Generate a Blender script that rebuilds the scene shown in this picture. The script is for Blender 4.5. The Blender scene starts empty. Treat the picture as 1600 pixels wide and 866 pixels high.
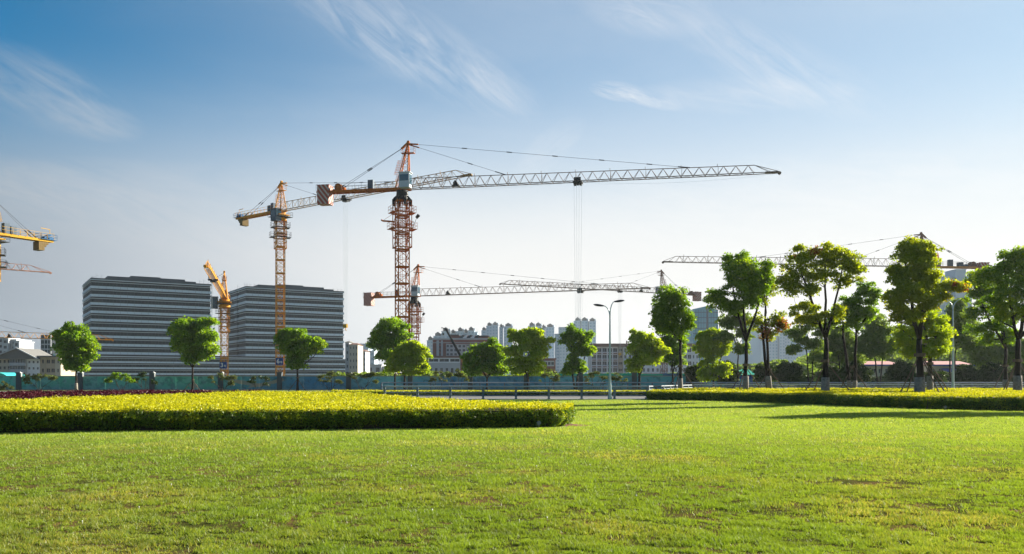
import bpy, math, random
import numpy as np
from math import radians as R, sin, cos, pi, sqrt, atan2
from mathutils import Vector, Matrix

S = bpy.context.scene
COL = S.collection
random.seed(7)
RS = np.random.RandomState(11)

# ------------------------------------------------------------------ camera
EYE, FPX, HOR = 1.6, 1386.0, 593.0
cd = bpy.data.cameras.new("camera")
cam = bpy.data.objects.new("camera", cd)
COL.objects.link(cam)
cam.location = (0, 0, EYE)
cam.rotation_euler = (R(90), 0, 0)
cd.sensor_width = 36.0
cd.lens = FPX / 1600 * 36
cd.shift_y = (HOR - 433) / 1600
cd.clip_start, cd.clip_end = 0.1, 12000
S.camera = cam

# ------------------------------------------------------------------ light
HAZE = 0.00008
SUN_EL, SUN_AZ = R(21.5), R(57)            # azimuth from +Y towards +X
sd = bpy.data.lights.new("sun", 'SUN')
sd.energy, sd.angle, sd.color = 5.0, R(0.5), (1.0, 0.91, 0.75)
sun = bpy.data.objects.new("sun", sd)
COL.objects.link(sun)
sdir = Vector((sin(SUN_AZ) * cos(SUN_EL), cos(SUN_AZ) * cos(SUN_EL), sin(SUN_EL)))
sun.rotation_euler = sdir.to_track_quat('Z', 'Y').to_euler()
sun.location = sdir * 300

SKYK = 4.7
DEEP = (.0, .43, .56, 1)
W = bpy.data.worlds.new("World")
S.world = W
W.use_nodes = True


class NT:
    def __init__(s, tree):
        s.t, s.n, s.l = tree, tree.nodes, tree.links

    def add(s, kind, **kw):
        n = s.n.new(kind)
        for k, v in kw.items():
            if k.startswith('i_'):
                s.put(n.inputs[int(k[2:])], v)
            else:
                setattr(n, k, v)
        return n

    def put(s, sock, v):
        if isinstance(v, bpy.types.NodeSocket):
            s.l.new(v, sock)
        elif isinstance(v, bpy.types.Node):
            s.l.new(v.outputs[0], sock)
        else:
            sock.default_value = v

    def m(s, op, a, b=0.0, c=0.0, clamp=False):
        n = s.n.new('ShaderNodeMath')
        n.operation = op
        n.use_clamp = clamp
        s.put(n.inputs[0], a); s.put(n.inputs[1], b); s.put(n.inputs[2], c)
        return n.outputs[0]

    def mix(s, f, a, b, mode='MIX'):
        n = s.n.new('ShaderNodeMix')
        n.data_type = 'RGBA'; n.blend_type = mode
        s.put(n.inputs[0], f); s.put(n.inputs[6], a); s.put(n.inputs[7], b)
        return n.outputs[2]

    def noise(s, vec, scale, detail=4, rough=0.55, dist=0.0):
        n = s.n.new('ShaderNodeTexNoise')
        if vec is not None: s.put(n.inputs['Vector'], vec)
        n.inputs['Scale'].default_value = scale
        n.inputs['Detail'].default_value = detail
        n.inputs['Roughness'].default_value = rough
        n.inputs['Distortion'].default_value = dist
        return n.outputs[0]

    def ramp(s, f, a, b, c0=(0, 0, 0, 1), c1=(1, 1, 1, 1)):
        n = s.n.new('ShaderNodeValToRGB')
        n.color_ramp.elements[0].position = a; n.color_ramp.elements[0].color = c0
        n.color_ramp.elements[1].position = b; n.color_ramp.elements[1].color = c1
        s.put(n.inputs[0], f)
        return n.outputs[0]


t = NT(W.node_tree)
t.n.clear()
sky = t.add('ShaderNodeTexSky', sky_type='NISHITA', sun_disc=False)
sky.sun_elevation, sky.sun_rotation = SUN_EL, SUN_AZ
sky.air_density, sky.dust_density, sky.ozone_density = 1.0, 0.35, 3.5
geo = t.add('ShaderNodeTexCoord')
sep = t.add('ShaderNodeSeparateXYZ', i_0=geo.outputs[0])
az = t.m('ARCTAN2', sep.outputs[0], sep.outputs[1])
el = t.m('ARCSINE', sep.outputs[2])


def cloud_stroke(px, py, half_len, half_wid, deg, seed, strength, thr=0.35):
    """a wisp of cirrus: an elongated soft ellipse broken up by stretched noise"""
    dx, dz = (px - 800) / FPX, (HOR - py) / FPX
    a0, e0 = math.atan(dx), math.atan(dz / sqrt(1 + dx * dx))
    c, s_ = cos(R(deg)), sin(R(deg))
    u0, v0 = t.m('SUBTRACT', az, a0), t.m('SUBTRACT', el, e0)
    u = t.m('ADD', t.m('MULTIPLY', u0, c), t.m('MULTIPLY', v0, s_))
    v = t.m('SUBTRACT', t.m('MULTIPLY', v0, c), t.m('MULTIPLY', u0, s_))
    un, vn = t.m('DIVIDE', u, half_len), t.m('DIVIDE', v, half_wid)
    r2 = t.m('ADD', t.m('MULTIPLY', un, un), t.m('MULTIPLY', vn, vn))
    mask = t.m('SUBTRACT', 1.0, r2, clamp=True)
    cv = t.add('ShaderNodeCombineXYZ', i_0=t.m('ADD', t.m('MULTIPLY', u, 9.0), seed), i_1=t.m('ADD', t.m('MULTIPLY', v, 46.0), t.m('MULTIPLY', u, 10.0)), i_2=seed)
    n = t.noise(cv.outputs[0], 1.3, 11, 0.68, 0.9)
    n = t.ramp(n, thr, thr + 0.35)
    return t.m('MULTIPLY', t.m('MULTIPLY', mask, n), strength)


cl = None
for a in [(640, 70, .17, .042, -24, 1.3, .42, .38), (770, 130, .06, .02, -30, 4.1, .30, .36), (60, 140, .10, .038, -14, 2.7, .32, .36), (150, 190, .05, .02, -5, 7.7, .25, .30),
          (968, 143, .036, .011, -9, 5.2, 1.0, .42), (1015, 155, .040, .009, -16, 6.9, .9, .42), (1150, 150, .12, .02, -4, 9.4, .30, .33), (1215, 105, .13, .035, -26, 6.6, .36, .36),
          (1010, 15, .08, .03, -10, 3.9, .30, .33), (860, 230, .05, .02, 38, 8.1, .22, .30), (250, 350, .30, .04, -9, 12.0, .30, .30),
          (1200, 330, .35, .06, 4, 15.0, .35, .30), (100, 290, .3, .03, 4, 18., .25, .35)]:
    c = cloud_stroke(*a)
    cl = c if cl is None else t.m('ADD', cl, c)
cv = t.add('ShaderNodeCombineXYZ', i_0=t.m('MULTIPLY', az, 2.4), i_1=t.m('MULTIPLY', el, 11.0), i_2=3.0)
veil = t.ramp(t.noise(cv.outputs[0], 1.0, 6, 0.6, 0.8), .45, .85)
cl = t.m('ADD', cl, t.m('MULTIPLY', veil, 0.09), clamp=True)
# haze: whiter low down and towards the sun, on top of the physical sky
dotn = t.add('ShaderNodeVectorMath', operation='DOT_PRODUCT'); t.put(dotn.inputs[0], geo.outputs[0]); dotn.inputs[1].default_value = tuple(sdir)
cg = dotn.outputs['Value']
smooth = t.add('ShaderNodeMapRange', interpolation_type='SMOOTHSTEP')
t.put(smooth.inputs[0], el); smooth.inputs[1].default_value = R(6.5); smooth.inputs[2].default_value = R(20)
smooth.inputs[3].default_value = 1.0; smooth.inputs[4].default_value = 0.0
toward = t.m('MULTIPLY', t.m('SUBTRACT', cg, .12), .66, clamp=True)
w = t.m('SUBTRACT', 1.0, t.m('MULTIPLY', t.m('SUBTRACT', 1.0, toward), t.m('SUBTRACT', 1.0, smooth.outputs[0])), clamp=True)
sunny = t.m('DIVIDE', t.m('SUBTRACT', cg, .08), .4, clamp=True)
veil_l = t.m('MULTIPLY', t.m('ADD', .38, t.m('MULTIPLY', sunny, .50)), SKYK)
vt = t.add('ShaderNodeVectorMath', operation='SCALE'); t.put(vt.inputs[0], t.mix(sunny, (.86, 1, 1.16, 1), (1, 1, .985, 1))); t.put(vt.inputs[3], veil_l)
deep = t.mix(1.0, sky.outputs[0], DEEP, 'MULTIPLY')
skyb = t.mix(w, deep, vt.outputs[0])
cc = t.add('ShaderNodeVectorMath', operation='SCALE')
cc.inputs[0].default_value = (1.0, 1.0, 1.0)
t.put(cc.inputs[3], t.m('MULTIPLY', t.m('ADD', .55, t.m('MULTIPLY', sunny, .38)), SKYK))
skyc = t.mix(cl, skyb, cc.outputs[0])
bg = t.add('ShaderNodeBackground', i_0=skyc, i_1=0.064)
wo = t.add('ShaderNodeOutputWorld', i_0=bg)

S.view_settings.view_transform = 'Standard'
S.view_settings.look = 'None'
S.view_settings.exposure = 1.75
S.view_settings.gamma = 1.0
S.render.engine = 'CYCLES'
S.cycles.use_denoising = True
S.cycles.max_bounces = 8
S.cycles.diffuse_bounces = 5
S.cycles.transmission_bounces = 4
S.cycles.volume_bounces = 1
S.cycles.transparent_max_bounces = 6


# ------------------------------------------------------------------ helpers
def P(px, py, Y):
    return Vector(((px - 800) * Y / FPX, Y, EYE + (HOR - py) * Y / FPX))


def GX(px, Y):
    return (px - 800) * Y / FPX


def hz(py, Y):
    return EYE + (HOR - py) * Y / FPX


def tag(o, label=None, cat=None, group=None, kind=None):
    if label: o['label'] = label
    if cat: o['category'] = cat
    if group: o['group'] = group
    if kind: o['kind'] = kind
    return o


def empty(name, loc=(0, 0, 0), rz=0.0):
    o = bpy.data.objects.new(name, None)
    o.empty_display_size = 0.3
    o.location = loc
    o.rotation_euler = (0, 0, rz)
    COL.objects.link(o)
    return o


def link(name, me, parent=None, loc=None, rot=None):
    o = bpy.data.objects.new(name, me)
    COL.objects.link(o)
    if parent is not None: o.parent = parent
    if loc is not None: o.location = loc
    if rot is not None: o.rotation_euler = rot
    return o


def copy_tree(o, parent=None):
    c = o.copy()
    COL.objects.link(c)
    c.parent = parent
    for ch in o.children:
        copy_tree(ch, c)
    return c


class MB:
    def __init__(s):
        s.v, s.f, s.mi = [], [], []

    def face(s, *pts, m=0):
        i = len(s.v)
        s.v += [tuple(p) for p in pts]
        s.f.append(tuple(range(i, i + len(pts))))
        s.mi.append(m)

    def box(s, x0, x1, y0, y1, z0, z1, m=0):
        i = len(s.v)
        s.v += [(x0, y0, z0), (x1, y0, z0), (x1, y1, z0), (x0, y1, z0), (x0, y0, z1), (x1, y0, z1), (x1, y1, z1), (x0, y1, z1)]
        for q in ((0, 3, 2, 1), (4, 5, 6, 7), (0, 1, 5, 4), (1, 2, 6, 5), (2, 3, 7, 6), (3, 0, 4, 7)):
            s.f.append(tuple(i + k for k in q)); s.mi.append(m)
        return s

    def tube(s, p, q, r0, r1=None, n=4, m=0, cap=True):
        p, q = Vector(p), Vector(q)
        r1 = r0 if r1 is None else r1
        d = (q - p)
        if d.length < 1e-6: return s
        d.normalize()
        a = d.cross(Vector((0, 0, 1)))
        if a.length < 1e-3: a = Vector((1, 0, 0))
        a.normalize(); b = d.cross(a)
        i = len(s.v)
        ph = pi / 4 if n == 4 else 0
        for c, r in ((p, r0), (q, r1)):
            for k in range(n):
                th = ph + 2 * pi * k / n
                s.v.append(tuple(c + a * (r * cos(th)) + b * (r * sin(th))))
        for k in range(n):
            j = (k + 1) % n
            s.f.append((i + k, i + j, i + n + j, i + n + k)); s.mi.append(m)
        if cap:
            s.f.append(tuple(i + n - 1 - k for k in range(n))); s.mi.append(m)
            s.f.append(tuple(i + n + k for k in range(n))); s.mi.append(m)
        return s

    def path(s, pts, rads, n=6, m=0):
        """one continuous tapering tube through several points"""
        pts = [Vector(p) for p in pts]
        i0 = len(s.v)
        prev = None
        for k, p in enumerate(pts):
            d = (pts[min(k + 1, len(pts) - 1)] - pts[max(k - 1, 0)]).normalized()
            if prev is None:
                a = d.cross(Vector((0.3, 1, 0.1))).normalized()
            else:
                a = (prev - d * prev.dot(d)).normalized()
            prev = a
            b = d.cross(a)
            for j in range(n):
                th = 2 * pi * j / n
                s.v.append(tuple(p + a * (rads[k] * cos(th)) + b * (rads[k] * sin(th))))
        for k in range(len(pts) - 1):
            for j in range(n):
                jj = (j + 1) % n
                s.f.append((i0 + k * n + j, i0 + k * n + jj, i0 + (k + 1) * n + jj, i0 + (k + 1) * n + j)); s.mi.append(m)
        s.f.append(tuple(i0 + n - 1 - j for j in range(n))); s.mi.append(m)
        e = i0 + (len(pts) - 1) * n
        s.f.append(tuple(e + j for j in range(n))); s.mi.append(m)
        return s

    def mesh(s, name, mats, smooth=False):
        me = bpy.data.meshes.new(name)
        me.from_pydata(s.v, [], s.f)
        if not isinstance(mats, (list, tuple)): mats = [mats]
        for x in mats: me.materials.append(x)
        if len(mats) > 1: me.polygons.foreach_set('material_index', s.mi)
        if smooth: me.polygons.foreach_set('use_smooth', [True] * len(s.f))
        me.update()
        return me

    def build(s, name, mats, parent=None, loc=None, rot=None, smooth=False, kind=None):
        o = link(name, s.mesh(name, mats, smooth), parent, loc, rot)
        if kind: o['kind'] = kind
        return o


def np_mesh(name, verts, faces, mats, mi=None, smooth=False):
    """fast mesh from numpy arrays: verts (N,3), faces (M,k)"""
    me = bpy.data.meshes.new(name)
    nv, (nf, k) = len(verts), faces.shape
    me.vertices.add(nv)
    me.vertices.foreach_set('co', np.ascontiguousarray(verts, dtype=np.float32).ravel())
    me.loops.add(nf * k)
    me.loops.foreach_set('vertex_index', np.ascontiguousarray(faces, dtype=np.int32).ravel())
    me.polygons.add(nf)
    me.polygons.foreach_set('loop_start', np.arange(0, nf * k, k, dtype=np.int32))
    me.polygons.foreach_set('loop_total', np.full(nf, k, dtype=np.int32))
    if not isinstance(mats, (list, tuple)): mats = [mats]
    for x in mats: me.materials.append(x)
    if mi is not None: me.polygons.foreach_set('material_index', np.ascontiguousarray(mi, dtype=np.int32))
    if smooth: me.polygons.foreach_set('use_smooth', np.ones(nf, dtype=bool))
    me.update(calc_edges=True)
    return me


def leaf_quads(c, size, up=0.5, aspect=0.55, rs=RS):
    """rhombic leaves at the centres c (N,3); up>0 tilts their normals upwards"""
    n = len(c)
    nr = rs.normal(size=(n, 3)); nr[:, 2] = np.abs(nr[:, 2]) + up
    nr /= np.linalg.norm(nr, axis=1, keepdims=True)
    a = np.cross(nr, rs.normal(size=(n, 3)))
    a /= np.linalg.norm(a, axis=1, keepdims=True) + 1e-9
    b = np.cross(nr, a)
    s = (size * rs.uniform(.65, 1.25, n))[:, None]
    a, b = a * s * .5, b * s * .5 * aspect
    dr = nr * s * .12
    v = np.stack([c - a, c + b + dr, c + a - dr, c - b + dr], axis=1).reshape(-1, 3)
    f = np.arange(n * 4, dtype=np.int32).reshape(n, 4)
    return v, f


# value noise for the lawn
_tab = np.random.RandomState(5).rand(256, 256)


def vnoise(x, y, sc):
    x, y = x / sc, y / sc
    xi, yi = np.floor(x).astype(int), np.floor(y).astype(int)
    fx, fy = x - xi, y - yi
    fx, fy = fx * fx * (3 - 2 * fx), fy * fy * (3 - 2 * fy)
    g = lambda i, j: _tab[i % 256, j % 256]
    return (g(xi, yi) * (1 - fx) + g(xi + 1, yi) * fx) * (1 - fy) + (g(xi, yi + 1) * (1 - fx) + g(xi + 1, yi + 1) * fx) * fy


def lawn_h(x, y):
    w = np.clip((y - 5) / 8, 0, 1) * np.clip((74 - y) / 10, 0, 1)
    return (.10 * (vnoise(x, y, 9.0) - .5) + .05 * (vnoise(x + 40, y, 3.1) - .5)) * w + .012 * (vnoise(x, y, .7) - .5)


# ------------------------------------------------------------------ materials
MATS = {}


def mat(name, col, rough=0.6, metal=0.0, var=0.12, scale=3.0, bump=0.0, spec=0.15, col2=None, thr=(.4, .65), coords='Object'):
    m = bpy.data.materials.new(name)
    m.use_nodes = True
    k = NT(m.node_tree)
    b = k.n['Principled BSDF']
    tc = k.add('ShaderNodeTexCoord')
    vec = tc.outputs[coords]
    n = k.noise(vec, scale, 5, .6)
    c0 = (*col, 1)
    c1 = (*(col2 if col2 else [x * (1 - var * 2) for x in col]), 1)
    f = k.ramp(n, *thr) if col2 else n
    k.put(b.inputs['Base Color'], k.mix(f, c0, c1))
    b.inputs['Roughness'].default_value = rough
    b.inputs['Metallic'].default_value = metal
    b.inputs['Specular IOR Level'].default_value = spec
    if bump:
        bn = k.add('ShaderNodeBump')
        bn.inputs['Strength'].default_value = bump
        k.put(bn.inputs['Height'], k.noise(vec, scale * 6, 4, .6))
        k.put(b.inputs['Normal'], bn)
    MATS[name] = m
    return m


def leaf_mat(name, c0, c1, c2=None, trans=0.45, tint=(1.25, 1.15, .5), patch=0.8, rough=.45, warm=None, gloss=.018, turf=False):
    """foliage: leaf colours vary per leaf and in patches; light comes through the blades"""
    m = bpy.data.materials.new(name)
    m.use_nodes = True
    k = NT(m.node_tree)
    k.n.clear()
    g = k.add('ShaderNodeNewGeometry')
    tc = k.add('ShaderNodeTexCoord')
    n = k.noise(tc.outputs['Object'], patch, 3, .6)
    f = k.m('ADD', k.m('MULTIPLY', g.outputs['Random Per Island'], .6), k.m('SUBTRACT', k.m('MULTIPLY', n, 1.4), .5), clamp=True)
    c = k.mix(f, (*c0, 1), (*c1, 1))
    if c2:
        f2 = k.ramp(k.noise(tc.outputs['Object'], patch * .55, 2, .5), .5, .66)
        f2 = k.m('MULTIPLY', f2, k.m('GREATER_THAN', g.outputs['Random Per Island'], .45))
        c = k.mix(f2, c, (*c2, 1))
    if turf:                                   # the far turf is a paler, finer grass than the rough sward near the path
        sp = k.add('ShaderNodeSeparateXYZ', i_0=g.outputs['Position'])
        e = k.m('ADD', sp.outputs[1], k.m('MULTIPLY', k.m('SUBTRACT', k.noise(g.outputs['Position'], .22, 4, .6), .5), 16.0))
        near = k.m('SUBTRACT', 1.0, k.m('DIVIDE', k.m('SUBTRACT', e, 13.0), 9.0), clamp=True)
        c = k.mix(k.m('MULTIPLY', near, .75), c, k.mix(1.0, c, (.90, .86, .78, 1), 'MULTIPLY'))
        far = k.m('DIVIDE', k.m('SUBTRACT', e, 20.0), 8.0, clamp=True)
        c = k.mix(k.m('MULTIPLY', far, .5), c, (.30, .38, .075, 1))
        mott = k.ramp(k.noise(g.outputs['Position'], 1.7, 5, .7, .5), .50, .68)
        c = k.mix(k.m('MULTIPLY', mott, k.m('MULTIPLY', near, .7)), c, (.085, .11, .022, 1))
    d = k.add('ShaderNodeBsdfDiffuse', i_0=c)
    tcl = k.mix(1.0, c, (*tint, 1), 'MULTIPLY')
    tr = k.add('ShaderNodeBsdfTranslucent', i_0=tcl)
    gl = k.add('ShaderNodeBsdfGlossy'); gl.inputs['Roughness'].default_value = rough
    gl.inputs['Color'].default_value = (1, 1, 1, 1)
    mx = k.add('ShaderNodeMixShader', i_0=trans, i_1=d, i_2=tr)
    mx2 = k.add('ShaderNodeMixShader', i_0=gloss, i_1=mx, i_2=gl)
    o = k.add('ShaderNodeOutputMaterial', i_0=mx2)
    MATS[name] = m
    return m

# ------------------------------------------------------------------ ground, road, lawn
mat('soil', (.10, .085, .05), .95, col2=(.045, .05, .022), scale=.8, bump=.5)
mat('far_earth', (.13, .13, .09), .95, col2=(.08, .10, .045), scale=.02)
mat('asphalt', (.15, .15, .155), .85, var=.1, scale=.9, bump=.15)
mat('concrete', (.36, .35, .33), .85, var=.08, scale=1.1, bump=.2)
mat('kerb_stone', (.38, .38, .37), .8, var=.1, scale=2)
mat('paint_white', (.75, .75, .73), .6, var=.06, scale=4)


def lawn_base():
    m = bpy.data.materials.new('lawn_turf'); m.use_nodes = True
    k = NT(m.node_tree)
    b = k.n['Principled BSDF']
    g = k.add('ShaderNodeNewGeometry')
    pos = g.outputs['Position']
    mp = k.add('ShaderNodeMapping'); k.put(mp.inputs[0], pos)
    mp.inputs['Scale'].default_value = (1, .55, 1)
    big = k.noise(mp.outputs[0], .16, 3, .5)
    mid = k.noise(mp.outputs[0], 1.1, 5, .65, .4)
    fine = k.noise(pos, 9, 5, .7)
    c = k.mix(k.ramp(big, .35, .65), (.15, .225, .028, 1), (.23, .30, .05, 1))
    c = k.mix(k.ramp(mid, .42, .72), c, (.29, .31, .08, 1))
    c = k.mix(k.m('MULTIPLY', k.ramp(fine, .5, .72), .6), c, (.055, .075, .02, 1))
    sep_ = k.add('ShaderNodeSeparateXYZ', i_0=pos)
    near = k.m('SUBTRACT', 1.0, k.m('DIVIDE', k.m('SUBTRACT', sep_.outputs[1], 14.0), 14.0), clamp=True)   # short turf thins out to soil where it is trodden
    c = k.mix(near, c, k.mix(k.ramp(mid, .45, .62), (.055, .06, .016, 1), (.12, .075, .035, 1)))
    k.put(b.inputs['Base Color'], c)
    b.inputs['Roughness'].default_value = .9
    b.inputs['Specular IOR Level'].default_value = .0
    bn = k.add('ShaderNodeBump'); bn.inputs['Strength'].default_value = .8; bn.inputs['Distance'].default_value = .04
    k.put(bn.inputs['Height'], fine); k.put(b.inputs['Normal'], bn)
    MATS['lawn_turf'] = m


lawn_base()
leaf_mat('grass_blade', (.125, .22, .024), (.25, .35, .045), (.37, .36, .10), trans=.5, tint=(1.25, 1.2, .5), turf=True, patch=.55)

RAILX0, RAILX1 = GX(1012, 71), GX(1085, 88)


def rail_y(x):
    return np.interp(x, [RAILX0, RAILX1], [71.0, 88.5])


g = MB(); g.face((-6000, -300, -.13), (6000, -300, -.13), (6000, 9000, -.13), (-6000, 9000, -.13))
tag(g.build('ground', MATS['far_earth']), kind='structure')

nx, ny = 260, 170
xs = np.linspace(-105, 105, nx)
tt = np.linspace(0, 1, ny)
gx, gt = np.meshgrid(xs, tt)
gy = -8 + gt * (rail_y(gx) - .25 + 8)
gz = lawn_h(gx, gy)
v = np.stack([gx, gy, gz], -1).reshape(-1, 3)
ii = (np.arange(ny - 1)[:, None] * nx + np.arange(nx - 1)[None, :]).reshape(-1)
f = np.stack([ii, ii + 1, ii + nx + 1, ii + nx], 1)
tag(link('lawn', np_mesh('lawn', v, f, MATS['lawn_turf'], smooth=True)), kind='structure')

r = MB()
r.face((-400, 71.6, -.10), (RAILX0, 71.6, -.10), (RAILX1, 89.1, -.10), (400, 89.1, -.10), (400, 112, -.10), (-400, 112, -.10))
tag(r.build('road', MATS['asphalt']), kind='structure')
r = MB()
for a, b_, y0, y1 in ((-400, RAILX0, 70.75, 71.6), ):
    r.box(a, b_, y0, y1, -.12, .03)
r.box(RAILX1, 400, 88.25, 89.1, -.12, .03)
p0, p1 = Vector((RAILX0, 71.2, -.045)), Vector((RAILX1, 88.7, -.045))
r.tube(p0, p1, .3, n=4)
tag(r.build('kerb', MATS['kerb_stone']), kind='structure')
r = MB(); r.box(-400, 400, 112, 112.3, -.12, .05)
tag(r.build('far_kerb', MATS['kerb_stone']), kind='structure')
r = MB(); r.face((-400, 112.3, .02), (400, 112.3, .02), (400, 119, .02), (-400, 119, .02))
tag(r.build('pavement', MATS['concrete']), kind='structure')
mat('verge_grass', (.12, .17, .04), .95, col2=(.07, .09, .03), scale=.5, bump=.4)
r = MB(); r.face((-400, 119, .0), (400, 119, .0), (400, 170, .0), (-400, 170, .0))
tag(r.build('verge', MATS['verge_grass']), kind='structure')
r = MB()
for y in (80.2, 103.0):
    for i in range(-30, 31):
        x = i * 10
        if y < 89 and x > 5: continue
        r.face((x, y, -.094), (x + 4, y, -.094), (x + 4, y + .15, -.094), (x, y + .15, -.094))
tag(r.build('lane_marking', MATS['paint_white']), kind='structure')


def inpoly(x, y, poly):
    ins = np.zeros(x.shape, bool)
    n = len(poly)
    for i in range(n):
        x0, y0 = poly[i]; x1, y1 = poly[(i + 1) % n]
        if y0 == y1: continue
        c = ((y0 > y) != (y1 > y)) & (x < (x1 - x0) * (y - y0) / (y1 - y0) + x0)
        ins ^= c
    return ins


def pxpoly(l):
    return [(GX(px, Y), Y) for px, Y in l]


YEL = pxpoly([(-350, 26.3), (868, 28.6), (888, 29.3), (897, 30.6), (893, 32.2), (878, 33.4), (850, 34.2), (700, 42), (600, 50), (500, 55), (400, 58), (300, 51), (150, 47), (0, 42), (-350, 36)])
MAR = pxpoly([(-350, 36), (0, 42), (150, 47), (300, 51), (400, 58), (436, 60), (200, 61), (0, 57), (-350, 52)])
RGT = pxpoly([(1012, 69.5), (1150, 64.5), (1300, 55.4), (1450, 47.4), (1600, 46.2), (2000, 46), (2000, 85), (1085, 85)])


# grass blades: fewer and broader with distance
def blades():
    n = 1350000
    u = RS.rand(n)
    y0, y1 = 7.0, 66.0
    y = 1 / (1 / y0 - u * (1 / y0 - 1 / y1))          # density falls with the square of the distance
    x = (RS.rand(n) * 2 - 1) * (.72 * y + .8)
    ok = ~(inpoly(x, y, YEL) | inpoly(x, y, MAR) | inpoly(x, y, RGT)) & (y < rail_y(x) - .3)
    # trodden patches and little hollows without grass
    a = vnoise(x + 13, y * 1.2, .31) * .42 + vnoise(x, y * 1.3 + 7, .10) * .58
    big = vnoise(x + 90, y + 31, 4.2)
    worn = np.zeros(n)
    for px, py, rx, ry, s in ((1355, 750, .95, .55, .5), (330, 822, .7, .3, .38), (960, 800, .5, .25, .3), (1480, 790, 1.0, .5, .22), (150, 830, .5, .3, .2), (600, 790, 1.1, .35, .22), (1200, 700, 2.0, 1.0, -.15), (1100, 682, 5, 2.5, -.3)):
        Yc = 1.6 * FPX / (py - HOR); xc = GX(px, Yc)
        worn += s * np.exp(-((x - xc) / rx) ** 2 - ((y - Yc) / ry) ** 2)
    a = a - .34 * (big - .5) - worn * .8
    keep = np.clip((a - .37 - .035 * np.clip((22 - y) / 8, 0, 1)) / .07, .0, 1); keep = np.maximum(keep, (.10 + .2 * np.clip((y - 14) / 10, 0, 1)) * (1 - np.clip(worn * 2, 0, 1)) * RS.rand(n) * 1.6) + np.clip((y - 26) / 12, 0, 1) * .5
    ok &= RS.rand(n) < keep
    x, y, big = x[ok], y[ok], big[ok]
    n = len(x)
    print('blades', n)
    z = lawn_h(x, y)
    w = .0038 + .00058 * y
    h = (.030 + .0005 * y) * RS.uniform(.5, 1.4, n) * (0.35 + 1.1 * vnoise(x, y, .19)) * (.8 + .4 * vnoise(x, y, 1.3))
    th = RS.uniform(0, 2 * pi, n)
    dx, dy = np.cos(th) * w * .5, np.sin(th) * w * .5
    lx, ly = RS.normal(0, .6, n) * h, RS.normal(0, .6, n) * h
    v = np.empty((n, 3, 3), np.float32)
    v[:, 0] = np.stack([x - dx, y - dy, z - .004], 1)
    v[:, 1] = np.stack([x + dx, y + dy, z - .004], 1)
    v[:, 2] = np.stack([x + lx, y + ly, z + h], 1)
    return v.reshape(-1, 3), np.arange(n * 3, dtype=np.int32).reshape(n, 3)


v, f = blades()
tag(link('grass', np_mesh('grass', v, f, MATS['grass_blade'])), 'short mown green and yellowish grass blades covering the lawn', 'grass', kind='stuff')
# a few clover flowers and pale stones in the turf
mb = MB()
for _ in range(26):
    y = random.uniform(9, 22); x = random.uniform(-.55, .55) * y
    z = float(lawn_h(np.array([x]), np.array([y]))[0])
    rr = random.uniform(.006, .012)
    mb.tube((x, y, z), (x + .004, y, z + .03), .0015, n=3)
    mb.tube((x, y, z + .03), (x, y, z + .03 + rr * 1.4), rr, rr * .5, n=6)
tag(mb.build('clover_flower', MATS['paint_white']), 'scattered tiny white clover flowers dotted in the lawn', 'flowers', kind='stuff')

# ------------------------------------------------------------------ clipped beds
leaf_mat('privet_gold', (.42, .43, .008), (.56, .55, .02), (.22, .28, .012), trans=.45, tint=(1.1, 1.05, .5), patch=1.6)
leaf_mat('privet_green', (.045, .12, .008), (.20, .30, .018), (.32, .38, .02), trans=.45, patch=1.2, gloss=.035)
leaf_mat('loropetalum', (.035, .006, .012), (.075, .012, .022), (.10, .02, .025), trans=.2, tint=(1.1, .5, .7), patch=1.5)
mat('twig', (.05, .04, .025), .9, var=.2, scale=5)


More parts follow.
